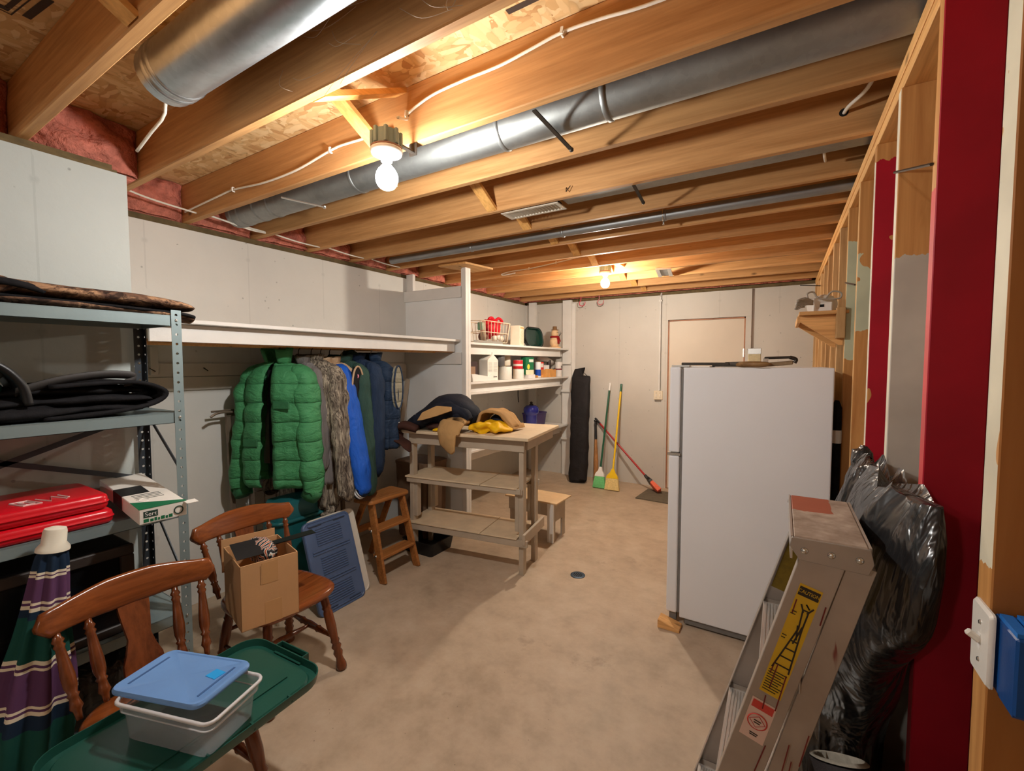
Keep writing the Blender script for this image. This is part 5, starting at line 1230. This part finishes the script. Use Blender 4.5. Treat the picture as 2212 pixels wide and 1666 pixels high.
# ---- low shelf contents ----
t=thing('blue_ceramic_jar','cobalt blue glazed jar with a knob lid on the low shelf','jar',(-2.92,5.33,SC_))
m_cob=plain('cobalt_glaze',srgb(34,40,128),.1,.1,6,0,60,0,.8)
add('jar_body',MB().lathe([(.075,0),(.08,.02),(.08,.15),(.085,.165),(.105,.19),(.108,.225),(.10,.26),(.07,.285),(.02,.295)],n=26),m_cob,t,smooth=True)
add('lid_knob',MB().lathe([(.028,.285),(.03,.30),(.015,.31),(.022,.325),(.008,.34)],n=16),plain('dark_knob',srgb(50,40,36),.5),t,smooth='auto')
t=thing('purple_bin','dark purple rectangular bin beside the blue jar','bin',(-2.96,5.50,SC_))
add('bin_body',MB().rings([[(a*s,b*s,z) for a,b in rrect(.22,.34,.03,4)] for s,z in ((.88,0),(1,.155),(1.05,.158),(1.05,.175),(.98,.175),(.95,.16),(.85,.02),(.05,.02))]),plain('purple_plastic',srgb(64,44,96),.35,.06),t,smooth='auto')
t=thing('black_pouch','small black pouch on the low shelf behind the work table','pouch',(-2.92,4.70,SC_))
add('pouch_body',MB().ball((0,0,.155),(.08,.12,.125),20,12,fn=lambda d:1+.2*mnoise.noise(d*2.6)),m_blackm,t,smooth=True); add('toggle',MB().bar((.02,.1,.15),(.02,.16,.13),.02,.02),m_blackm,t)
for k,(y,w,x) in enumerate(((3.62,.17,-2.68),(3.81,.19,-2.70),(4.03,.16,-2.72))):
    carton(['leftmost','middle','rightmost'][k]+' white storage box on the low shelf',y,w,.14,.105 if k<2 else .095,srgb(232,228,222),x=x,z=SC_,name='white_box',prints=[(-w*.4,.03,w*.4,.034,srgb(200,196,190))])
tag(add('hanging_cord',MB().tube(smoothpts([(-3.10,5.28,1.30),(-3.10,5.28,1.15),(-3.09,5.28,1.06)],4),.006,6),m_black,smooth=True),'dark cord hanging above the blue jar','cord')
# ---------------- along the far wall ----------------
t=thing('black_long_bag','tall slim black bag hung on a wire hanger against the far wall','bag',(-2.31,5.62,0)); R=rel(t)
sp=smoothpts([(-2.30,5.50,0.0),(-2.31,5.52,.06),(-2.31,5.56,.4),(-2.32,5.60,.8),(-2.335,5.66,1.2),(-2.345,5.70,1.40),(-2.345,5.71,1.425)],5); N=len(sp)
add('bag_body',MB(R).loft(sp,lerps([.115,.125,.13,.13,.135,.135,.125],N),lerps([.06,.07,.07,.065,.055,.035,.012],N),24,up=(0,1,0),amp=.12,freq=7,power=.75),fabric('black_polyester',srgb(34,31,32),.3,.7,300,8,.7),t,smooth=True)
add('wire_hanger',MB(R).tube(smoothpts([(-2.42,5.70,1.43),(-2.37,5.71,1.475),(-2.345,5.715,1.49),(-2.31,5.71,1.47),(-2.26,5.70,1.43)],5),.004,6),m_iron,t,smooth=True)
t=thing('wooden_bat','wooden bat with a black grip standing in the corner behind the brooms','bat',(-2.08,5.60,0)); R=rel(t)
add('barrel',MB(R).turned((-2.06,5.55,0.0),(-2.17,5.80,.82),[(0,.028),(.03,.032),(.35,.031),(.55,.024),(.7,.017)],14),wood('bat_wood',srgb(176,124,74),srgb(130,84,44),2,.4,1,False),t,smooth='auto')
add('grip',MB(R).turned((-2.06,5.55,0.0),(-2.17,5.80,.82),[(.69,.018),(.97,.016),(.98,.024),(1,.022)],14),m_black,t,smooth='auto')
def broom(name,label,foot,top,handle,tipc,headf,hc):
    t=thing(name,label,'broom',(foot[0],foot[1],0)); R=rel(t)
    f=Vector(foot); p=Vector(top); d=(p-f).normalized(); L=(p-f).length
    add('handle',MB(R).tube([f+d*.24,f+d*(L-.10)],.0125,10),handle,t,smooth='auto'); add('grip',MB(R).tube([f+d*(L-.105),f+d*L],.0145,10),tipc,t,smooth='auto')
    headf(t,R,f,d); return t
def head_plain(capm,brm,wd,flare,dirv):
    def h(t,R,f,d):
        dv=Vector(dirv); dv=(dv-d*dv.dot(d)).normalized(); nv=d.cross(dv)
        def ringb(q,w,tk,sh=0): 
            c=f+d*q+dv*sh; return [c+dv*w+nv*tk,c+dv*w-nv*tk,c-dv*w-nv*tk,c-dv*w+nv*tk]
        add('bristles',MB(R).rings([ringb(.0,wd*flare,.028,.012),ringb(.07,wd*(flare*.6+.4),.026,.006),ringb(.15,wd,.02)]),brm,t,bevel=.004)
        add('cap',MB(R).rings([ringb(.145,wd*1.04,.024),ringb(.18,wd*.9,.022),ringb(.22,wd*.45,.018),ringb(.27,.016,.016)]),capm,t,bevel=.004)
    return h
m_gb=plain('green_bristle',srgb(112,196,124),.8,.15,60,.3,200); m_gy=plain('grey_bristle',srgb(120,124,120),.8,.15,60,.3,200)
m_straw=plain('straw_bristle',srgb(226,198,132),.8,.15,60,.4,200); m_yel=plain('yellow_plastic',srgb(240,196,16),.35,.05); m_dgr=plain('green_handle',srgb(16,84,56),.3,.05); m_redh=plain('red_handle',srgb(176,38,36),.3,.06)
broom('green_broom','green handled broom with a white cap leaning on the far wall',(-1.975,5.40,0.0),(-1.985,5.845,1.33),m_dgr,m_paper,head_plain(m_paper,m_gb,.062,1.35,(1,0,0)),None)
broom('yellow_broom','yellow handled broom leaning on the far wall',(-1.80,5.38,0.0),(-1.83,5.845,1.32),m_yel,m_dgr,head_plain(m_yel,m_straw,.075,1.25,(1,0,0)),None)
broom('red_broom','red handled broom leaning diagonally across the far wall',(-1.25,5.57,0.015),(-2.19,5.84,.84),m_redh,m_black,head_plain(m_black,plain('coral_bristle',srgb(238,112,84),.8,.12,60,.3,200),.07,1.45,(0.3,-.9,.4)),None)
# ---------------- refrigerator ----------------
t=thing('refrigerator','white refrigerator seen from its plain side','refrigerator',(-.13,3.17,0)); R=rel(t)
FX0,FX1,FY0,FY1=-.50,.232,2.80,3.54
add('cabinet',MB(R).box((FX0,FY0,.045),(FX1,FY1,1.575)),m_fridge,t,bevel=.006,seg=2)
add('kick_plate',MB(R).box((FX0+.03,FY0+.01,.012),(FX1-.02,FY1-.01,.045)),m_gasket,t)
add('gasket',MB(R).box((FX0-.014,FY0+.008,.07),(FX0-.001,FY1-.008,1.565)),m_gasket,t)
for z0,z1,lab in ((1.060,1.578,'freezer_door'),(.065,1.040,'fridge_door')):
    FD=add(lab,MB(R).box((-.578,FY0-.002,z0),(-.515,FY1+.002,z1)),m_fridge,t,bevel=.010,seg=3)
    z0,z1=(1.10,1.40) if lab=='freezer_door' else (.6,1.0)
    add('door_handle',MB(R).bar((-.61,FY1-.05,z0),(-.61,FY1-.05,z1),.025,.03,up=(1,0,0)).box((-.61,FY1-.06,z0),(-.575,FY1-.04,z0+.03)).box((-.61,FY1-.06,z1-.03),(-.575,FY1-.04,z1)),m_fridge,FD,bevel=.004)
add('hinge',MB(R).box((-.585,FY0-.004,1.0415),(-.51,FY0+.05,1.058)),m_bolt,t,bevel=.002); add('hinge',MB(R).box((-.57,FY0+.005,1.579),(-.47,FY0+.06,1.588)),m_bolt,t)
add('foot',MB(R).box((FX0+.03,FY0+.03,0),(FX0+.08,FY0+.08,.012)),m_black,t); add('foot',MB(R).box((FX1-.09,FY0+.03,0),(FX1-.04,FY0+.08,.012)),m_black,t); add('foot',MB(R).box((FX0+.03,FY1-.08,0),(FX0+.08,FY1-.03,.012)),m_black,t)
add('caster',MB(R).box((-.56,FY0+.01,.02),(-.52,FY0+.05,.064)),m_gasket,t)
tag(add('wood_shim',MB().prism([(-.605,0),(-.48,0),(-.48,.018),(-.605,.05)],lambda a,b:(a,2.70,b),lambda a,b:(a,2.79,b)),m_shelfpine,bevel=.002),'small wooden shim on the floor at the refrigerator corner','shim')
FT=1.5755
# things on top
t=thing('hand_saw','hand tool with a wooden handle and dark blade on the refrigerator','tool',(-.30,2.86,FT),(0,0,radians(2)))
add('blade',MB().prism([(-.22,-.02),(.04,-.03),(.04,.03),(-.22,.015)],lambda a,b:(a,b,.012),lambda a,b:(a,b,.028)),m_iron,t,bevel=.003)
add('jaw',MB().box((-.05,-.03,.004),(.10,.03,.016)).bar((.02,0,.02),(.12,-.02,.024),.04,.02),m_iron,t,bevel=.003)
add('handle',MB().loft(smoothpts([(.07,-.01,.016),(.13,-.05,.018),(.20,-.075,.018),(.25,-.08,.018)],5),[.012,.014,.017,.019,.021,.022,.023,.023,.023,.022,.021,.02,.018,.014,.010,.004],[.010,.012,.014,.016,.017,.017,.017,.017,.017,.017,.016,.015,.014,.011,.008,.003],12),wood('tool_handle',srgb(140,106,66),srgb(96,66,38),0,.5,1,False),t,smooth=True)
t=thing('staple_gun','dark hand stapler lying at the front of the refrigerator top','stapler',(-.015,2.83,FT),(0,0,radians(4)))
add('lower_body',MB().bar((-.075,0,.014),(.065,0,.028),.03,.022,up=(0,0,1)),plain('worn_tan_metal',srgb(150,128,98),.5,.2,30,.1,60,.4),t,bevel=.004)
add('lever',MB().bar((-.07,0,.052),(.06,0,.056),.026,.014),m_iron,t,bevel=.004); add('back_curve',MB().tube(smoothpts([(.05,0,.056),(.078,0,.045),(.072,0,.026)],5),.010,8),m_iron,t,smooth=True); add('nose',MB().box((-.075,-.013,.026),(-.05,.013,.05)),m_bolt,t)
t=thing('paint_brush','cream paint brush standing at the back of the refrigerator top','brush',(-.16,3.42,FT),(0,0,0))
add('bristles',MB().box((-.038,-.012,.0),(.038,.012,.10)),plain('cream_bristle',srgb(222,204,160),.8,.1,60,.3,200),t,bevel=.004); add('ferrule',MB().box((-.04,-.014,.085),(.04,.014,.125)),m_bolt,t,bevel=.002)
tag(add('paper_scrap',MB().prism([(-.52,2.83),(-.36,2.82),(-.34,2.88),(-.50,2.90)],lambda a,b:(a,b,FT+.001),lambda a,b:(a,b,FT+.006)),m_paper),'pale paper scrap at the left of the refrigerator top','paper')
# dark item squeezed between refrigerator and studs
t=thing('black_cylinder','tall black wrapped roll standing between refrigerator and studs','roll',(.258,2.95,0)); add('roll',MB().lathe([(.024,.0),(.025,1.2),(.024,1.36),(.010,1.40)],n=14),m_blackm,t,smooth='auto'); add('pale_band',MB().lathe([(.0262,1.17),(.0262,1.24)],n=14,caps=False),m_paper,t)
# ---------------- pine bracket shelf with cord on the stud wall ----------------
t=thing('pine_bracket_shelf','small pine bracket shelf fixed to the far studs','shelf',(.2,3.25,1.87)); R=rel(t)
add('shelf_board',MB(R).box((.075,2.98,1.868),(.30,3.45,1.887)),m_shelfpine,t,bevel=.002)
for y in (3.03,3.42): add('gusset',MB(R).prism([(.08,1.867),(.282,1.867),(.282,1.70),(.265,1.70),(.08,1.835)],lambda a,b:(a,y,b),lambda a,b:(a,y+.019,b)),m_shelfpine,t,bevel=.001)
add('wall_block',MB(R).box((.245,2.96,1.735),(.284,3.02,1.90)),m_stud,t,bevel=.002)
add('front_strip',MB(R).bar((.075,3.03,1.848),(.075,3.45,1.848),.015,.036),m_shelfpine,t,bevel=.001)
t=thing('white_power_strip','white plug unit with its grey cord bundled on the bracket shelf','cord',(.17,3.15,1.888)); R=rel(t)
add('unit',MB(R).loft(smoothpts([(.13,3.10,1.93),(.19,3.15,1.955),(.24,3.22,1.94)],5),[.03,.04,.045,.05,.05,.05,.045,.045,.04,.035,.03],[.04]*11,14,amp=.35,freq=16,power=.7),m_paper,t,smooth='auto')
add('unit_block',MB(R).box((.14,3.08,1.89),(.235,3.14,1.945)),m_paper,t,bevel=.006); add('plug_hole',MB(R).box((.175,3.078,1.918),(.195,3.0795,1.932)),m_hole,t)
mb=MB(R)
for k in range(6):
    mb.tube(smoothpts([(.14,3.04,1.93+.004*k),(.10,3.0,1.925+.008*k),(.065,2.97,1.90+.010*k),(.055+.003*k,2.965,1.905+.009*k),(.10,3.0,1.915+.008*k)],4),.004,6)
mb.tube(smoothpts([(.13,3.04,1.93),(.11,3.02,1.985),(.14,3.05,2.0),(.17,3.06,1.965),(.26,3.08,1.96),(.27,3.08,1.99),(.23,3.07,2.0),(.20,3.06,1.965)],5),.005,6)
add('cord_bundle',mb,plain('grey_cord',srgb(176,168,156),.5,.06),t,smooth=True)
# ---------------- step ladder ----------------
lb=thing('step_ladder','paint spattered aluminium step ladder leaning folded by the stud wall','ladder',(-.15,1.22,0)); R=rel(lb)
ang=radians(15.5); D=Vector((-sin(ang),0,-cos(ang))); NX=Vector((cos(ang),0,-sin(ang)))
TOP=Vector((.048,0,1.232)); LEN=1.232/cos(ang)
def on(q,y): return TOP+D*q+Vector((0,y,0))
def spl_near(q): return 1.062-.07*q/LEN
def spl_far(q): return 1.365+.10*q/LEN
def m_spat_make():
    N=NT('paint_spattered_rail'); v=N.coord()
    base=N.ramp(N.noise(v,5,4),[(.3,srgb(150,136,124)),(.7,srgb(178,166,154))])
    dr=N.noise(N.coord((46,46,2.6)),1.0,3,.5,.3); m1=N.math('MULTIPLY',N.ramp(dr,[(.66,0.),(.70,1.)]),N.ramp(N.noise(N.coord((7,7,5),(2,0,0)),1,2),[(.48,0.),(.52,1.)]))
    base=N.mix(N.math('MULTIPLY',m1,.85),base,srgb(112,34,30))
    sp=N.ramp(N.noise(N.coord((10,10,8),(7,3,1)),1,3),[(.68,0.),(.72,1.)]); base=N.mix(N.math('MULTIPLY',sp,.7),base,srgb(190,160,124))
    N.col(base); N.bump(N.noise(v,40,4),.1,.004); return N.fin(.45,.35,.5)
m_spat=m_spat_make()
def rail(yf,s,off,w,mat,name,lean=0.0,q1=LEN,th=.003):
    """channel rail: web in the xz plane plus two flanges pointing inward (s)"""
    mb=MB(R)
    d2=(D*cos(lean)-NX*(-1)*0+NX*(sin(lean))).normalized(); n2=Vector((0,1,0)).cross(d2); n2=-n2 if n2.x<0 else n2
    top=TOP+NX*off
    def P(q,a,y): return top+d2*q+n2*a+Vector((0,y,0))
    q0=0.0; qe=(top.z)/(-d2.z)
    def bx(a0,a1,dy0,dy1):
        r=[]
        for q in (q0,qe): r.append([P(q,a0,yf(q)+dy0*s),P(q,a1,yf(q)+dy0*s),P(q,a1,yf(q)+dy1*s),P(q,a0,yf(q)+dy1*s)])
        mb.rings(r)
    bx(0,w,0,th); bx(0,th,th,.026); bx(w-th,w,th,.026)
    return add(name,mb,mat,lb,bevel=.001),P,qe
r1,PN,qN=rail(spl_near,1,0.0,.074,m_spat,'front_rail'); r2,PF,qF=rail(spl_far,-1,0.0,.074,m_alu,'front_rail')
rail(lambda q:spl_near(q)+.012,1,.0765,.046,m_spat,'rear_rail',lean=radians(0.5)); rail(lambda q:spl_far(q)-.012,-1,.0765,.046,m_alu,'rear_rail',lean=radians(0.5))
# cap, level
capm=[(.028,1.05),(.150,1.05),(.150,1.378),(.028,1.378)]
def m_cap_make():
    N=NT('spattered_cap'); v=N.coord()
    f=N.noise(v,14,4,.65); base=N.ramp(f,[(.3,srgb(128,108,92)),(.55,srgb(168,150,134)),(.75,srgb(196,184,170))])
    tc=N.n('ShaderNodeTexCoord'); sp=N.n('ShaderNodeSeparateXYZ'); N.l(tc.outputs['Object'],sp.inputs[0])
    k=N.math('GREATER_THAN',N.math('ADD',sp.outputs[1],N.math('MULTIPLY',N.noise(v,18,3),.04)),.045); x2=N.math('LESS_THAN',N.math('ADD',sp.outputs[0],N.math('MULTIPLY',N.noise(v,16,3),.03)),.275)
    base=N.mix(N.math('MULTIPLY',k,x2),base,srgb(156,82,58))
    N.col(base); N.bump(f,.2,.004); return N.fin(.6,.1,.4)
m_cap=m_cap_make()
add('top_cap',MB(R).prism(capm,lambda a,b:(a,b,1.238),lambda a,b:(a,b,1.252)),m_cap,lb,bevel=.003)
for y in (1.05,1.378):
    s=1 if y<1.2 else -1
    cf=add('cap_flange',MB(R).prism([(.026,1.25),(.152,1.25),(.158,1.222),(.150,1.200),(.040,1.206),(.022,1.232)],lambda a,b:(a,y-.003*s,b),lambda a,b:(a,y+.001*s,b)),m_alu,lb,bevel=.001)
    for x in (.048,.092,.136):
        add('rivet',MB(R).turned((x,y-.003*s,1.226),(x,y-.007*s,1.226),[(0,.007),(.6,.006),(1,.002)],10),m_bolt,cf,smooth=True)
add('cap_lip',MB(R).box((.024,1.05,1.205),(.028,1.378,1.252)),m_aluin,lb)
add('cap_lip',MB(R).box((.150,1.05,1.205),(.154,1.378,1.252)),m_spat,lb)
# treads with grooves
for z in (.955,.668,.381,.095):
    q=(TOP.z-z)/cos(ang); c=TOP+D*q
    y0=spl_near(q)+.004; y1=spl_far(q)-.004; x0=c.x+.002; x1=c.x+.078
    td=add('tread',MB(R).box((x0,y0,z-.004),(x1,y1,z)).box((x0,y0,z-.028),(x0+.003,y1,z-.003)).box((x1-.003,y0,z-.028),(x1,y1,z-.003)),m_aluin,lb,bevel=.001)
    mb=MB(R)
    for k in range(9): mb.box((x0+.006+.0075*k,y0+.03,z),(x0+.009+.0075*k,y1-.03,z+.0015))
    add('tread_grooves',mb,m_alu,td,kind='stuff')
add('spreader_bar',MB(R).bar(PN(.62,.055,spl_near(.62)-.006),PN(.70,.115,spl_near(.70)-.006),.006,.022,up=(0,1,0)).bar(PN(.64,.06,spl_near(.64)-.006),PN(.80,.05,spl_near(.8)-.006),.006,.018,up=(0,1,0)),m_iron,lb,bevel=.001)
add('rear_brace',MB(R).bar(PF(.5,.10,spl_far(.5)-.03),PN(.5,.10,spl_near(.5)+.03),.02,.02),m_alu,lb)
# stickers on the near rail
def sticker(name,q0,q1,a0,a1,mat,e=.0008):
    mb=MB(R); pts=[PN(q0,a0,spl_near(q0)-e),PN(q0,a1,spl_near(q0)-e),PN(q1,a1,spl_near(q1)-e),PN(q1,a0,spl_near(q1)-e)]
    i=[mb.pt(p) for p in pts]; mb.face(i); return add(name,mb,mat,lb)
m_cy=plain('caution_yellow',srgb(206,166,30),.5,.06); m_ck=plain('print_black',srgb(44,34,22),.6,.05); m_sp=plain('sticker_pink',srgb(214,184,170),.5,.04); m_sr=plain('sticker_red',srgb(196,64,54),.5,.05)
sticker('caution_sticker',.075,.325,.016,.056,m_cy); sticker('caution_header',.080,.099,.018,.054,m_ck,.0012)
xd=(PN(.2,.06,spl_near(.2))-PN(.2,.0,spl_near(.2))).normalized(); yd=-(PN(.3,0,spl_near(.3))-PN(.1,0,spl_near(.1))).normalized()
def rail_text(body,size,q,a,mat,e=.0016,sx=1.0):
    o=PN(q,a,spl_near(q)-e); M=R@frame(o,xd,yd)
    return text('lettering',body,size,mat,lb,M@Matrix.Diagonal((sx,1,1,1)))
rail_text('CAUTION',.0105,.0895,.036,m_cy,.0017,.78)
def strokes(name,segs,mat,w=.0016,e=.0016):
    mb=MB(R)
    for (q0,a0,q1,a1) in segs: mb.bar(PN(q0,a0,spl_near(q0)-e),PN(q1,a1,spl_near(q1)-e),.0008,w,up=(0,1,0) if False else NX)
    return add(name,mb,mat,lb)
# printed ladder pictogram with a climbing figure, text lines
seg=[(.165,.040,.265,.022),(.165,.046,.265,.052)]
for k in range(5): seg.append((.175+.02*k,.038-.0036*k,.175+.02*k,.0465+.0012*k))
seg+=[(.125,.036,.165,.040),(.125,.046,.165,.046),(.125,.036,.125,.046),(.115,.030,.130,.038),(.115,.052,.130,.044),(.112,.038,.120,.046),(.12,.046,.112,.038),(.16,.037,.19,.043),(.16,.045,.20,.04)]
strokes('pictogram',seg,m_ck,.0028)
tl=[]
for k in range(9): tl.append((.272+.0056*k,.019,.272+.0056*k,.052-.004*(k%3)))
strokes('fine_print',tl,m_ck,.0016)
strokes('fine_print',[(.135,.019,.135,.028),(.141,.018,.141,.027),(.19,.018,.19,.026),(.196,.018,.196,.025)],m_ck,.0016)
strokes('paint_drip',[(.11,.020,.14,.021),(.27,.050,.35,.054),(.255,.030,.31,.031),(.25,.024,.28,.023),(.10,.068,.14,.070),(.43,.060,.52,.058),(.33,.030,.36,.033),(.40,.095,.46,.100),(.43,.108,.52,.118),(.36,.118,.43,.122),(.50,.092,.56,.094),(.55,.108,.60,.112)],plain('drip_red',srgb(110,32,28),.4,.05),.0022)
sticker('round_sticker',.345,.435,.010,.056,m_sp); sticker('sticker_header',.349,.366,.013,.053,m_sr,.0012)
mb=MB(R); c=(.393,.033)
mb.tube([PN(c[0]+.017*sin(a),c[1]+.018*cos(a),spl_near(c[0])-.0014) for a in [2*pi*k/24 for k in range(24)]],.0013,4,closed=True)
mb.tube([PN(c[0]+dq,c[1]+da,spl_near(c[0])-.0014) for dq,da in ((-.013,0),(0,.015),(.013,0),(0,-.015))],.0009,4,closed=True)
add('sticker_emblem',mb,m_sr,lb); strokes('fine_print',[(.391,.026,.391,.040),(.396,.027,.396,.039),(.42,.026,.42,.042),(.424,.027,.424,.041)],m_ck,.0018)
# yellow label inside the far rail
mb=MB(R); i=[mb.pt(PF(q,a,spl_far(q)-.0045)) for q,a in ((.03,.008),(.03,.066),(.245,.066),(.245,.008))]; mb.face(i); add('inner_label',mb,plain('olive_label',srgb(136,112,26),.5,.2,60),lb)
# ---------------- black plastic sacks by the studs ----------------
t=thing('black_plastic_sack','tall crumpled black plastic wrapped bundle leaning on the studs','bag',(.17,1.60,0)); R2=rel(t)
mb=MB(R2); n=72; rows=46
import bisect
KZ=[0,.3,.66,.91,1.10,1.20,1.27,1.32]
def ip(v,ks,vs):
    k=max(0,min(len(ks)-2,bisect.bisect(ks,v)-1)); q=(v-ks[k])/(ks[k+1]-ks[k]); return vs[k]+(vs[k+1]-vs[k])*q
def sackf(u,v):
    z=1.32*v; a=2*pi*u
    y0=ip(z,KZ,[1.44,1.40,1.34,1.22,1.05,1.02,1.03,1.06]); y1=ip(z,KZ,[1.88,1.90,1.92,1.93,1.93,1.93,1.91,1.88]); yc=(y0+y1)/2; ry=(y1-y0)/2
    xc=ip(z,KZ,[.13,.14,.165,.19,.215,.225,.235,.245]); rx=ip(z,KZ,[.12,.13,.115,.09,.07,.058,.046,.025])
    ca=math.copysign(abs(cos(a))**.75,cos(a)); sa=math.copysign(abs(sin(a))**.75,sin(a))
    y=yc+ry*sa; x=xc+rx*ca
    if z>1.12:
        z+=(.04*mnoise.noise(Vector((y*9,2,1)))-.05*(y-1.35)*(z-1.12)/.2)
    w=Vector((x*9,y*6,z*3.0)); k=1+.30*mnoise.noise(w*.8)+.10*mnoise.noise(w*2.2)
    crease=.008*sin(y*46+z*5+3*mnoise.noise(Vector((y*3,z*3,0))))*min(1,z/.5)
    x=xc+(x-xc)*k - crease*(ca<0); y=yc+(y-yc)*(1+.06*mnoise.noise(w*1.3))
    if x>.281: x=.281-.002*mnoise.noise(w*3)
    return (x,y,max(z,.003))
mb.grid(sackf,n,rows,wrap=True); ids=None
top=[sackf(k/n,1.0) for k in range(n)]; c=[sum(p[j] for p in top)/n for j in range(3)]
ti=[mb.pt(p) for p in top]; ci=mb.pt((c[0],c[1],c[2]-.02))
for k in range(n): mb.face([ti[k],ti[(k+1)%n],ci])
add('plastic_film',mb,m_bag,t,smooth=True)
add('gathered_tip',MB(R2).ball((.24,1.88,1.27),(.03,.05,.05),16,10,fn=lambda d:1+.4*mnoise.noise(d*5)),m_bag,t,smooth=True)
# boots in the lower right corner
for k,(x,y,rz) in enumerate(((.135,1.235,.5),(.222,1.165,.3))):
    t=thing('rubber_boot',['tall dark open topped boot with pale lining right behind the ladder','tall dark boot beside the stud nearer the switch'][k],'boot',(x,y,0),(0,0,rz),'pair of boots by the ladder')
    n=24
    prof=[(.0,.042,.06,0),(.10,.045,.062,0),(.3,.046,.062,0),(.5,.047,.064,0),(.68,.048,.066,0)]
    mb=MB().rings([[(rx*cos(a),-oy*-1*0-ry*sin(a)*(1)-off*0,z+(.04*sin(a) if z>.6 else 0)) for a in [2*pi*q/n for q in range(n)]] for z,rx,ry,off in prof for oy in (0,)],True,False)
    add('upper',mb,fabric('boot_rubber',srgb(40,34,34),.2,.6),t,smooth=True,solid=.006)
    add('sole',MB().prism([(-.044,-.064),(.044,-.064),(.046,0),(.044,.064),(-.044,.064),(-.046,0)],lambda a,b:(a,b,0),lambda a,b:(a,b,.02)),m_black,t,bevel=.004)
    add('pale_lining',MB().rings([[((.050-d)*cos(a),(.068-d)*-sin(a),.685-d2+.04*sin(a)) for a in [2*pi*q/n for q in range(n)]] for d,d2 in ((.0,.0),(.008,-.004),(.012,.05))],True,False),plain('felt_lining',srgb(150,142,128),.9,.2,60,.3,120),t,smooth=True)
# ---------------- light switch on the near stud ----------------
t=thing('light_switch','white toggle switch plate on the edge of the nearest stud','switch',(.2845,.965,1.163))
o=rrect(.072,.116,.006,3)
add('plate',MB().rings([[(x,a*s,b*s) for a,b in o] for s,x in ((1.0,0),(1.0,-.003),(.93,-.007),(.1,-.007))]),plain('switch_white',srgb(232,226,216),.3,.02),t,smooth='auto')
add('toggle',MB().bar((-.006,0,.0),(-.022,0,.012),.009,.010),MC['switch_white'],t,bevel=.002); add('toggle_slot',MB().box((-.0078,-.005,-.012),(-.007,.005,.012)),m_paper,t)
for z in (-.03,.03): add('screw',MB().turned((-.007,0,z),(-.0088,0,z),[(0,.004),(1,.003)],10),m_bolt,t)
t=thing('blue_switch_box','blue plastic electrical box on the side of the nearest stud','electrical box',(.335,.918,1.163))
add('box_body',MB().box((-.047,-.045,-.058),(.048,.035,.055)),plain('box_blue',srgb(12,66,128),.4,.08,10,.1),t,bevel=.003)
for k in range(5): add('rib_shard',MB().cbox((-.038+.018*k,-.01,.057),(.014,.06,.008+.006*(k%2))),plain('box_blue_light',srgb(34,110,190),.4,.08),t)
for k in range(5): add('rib_shard',MB().cbox((-.038+.018*k,-.01,-.060),(.012,.05,.006)),MC['box_blue'],t)
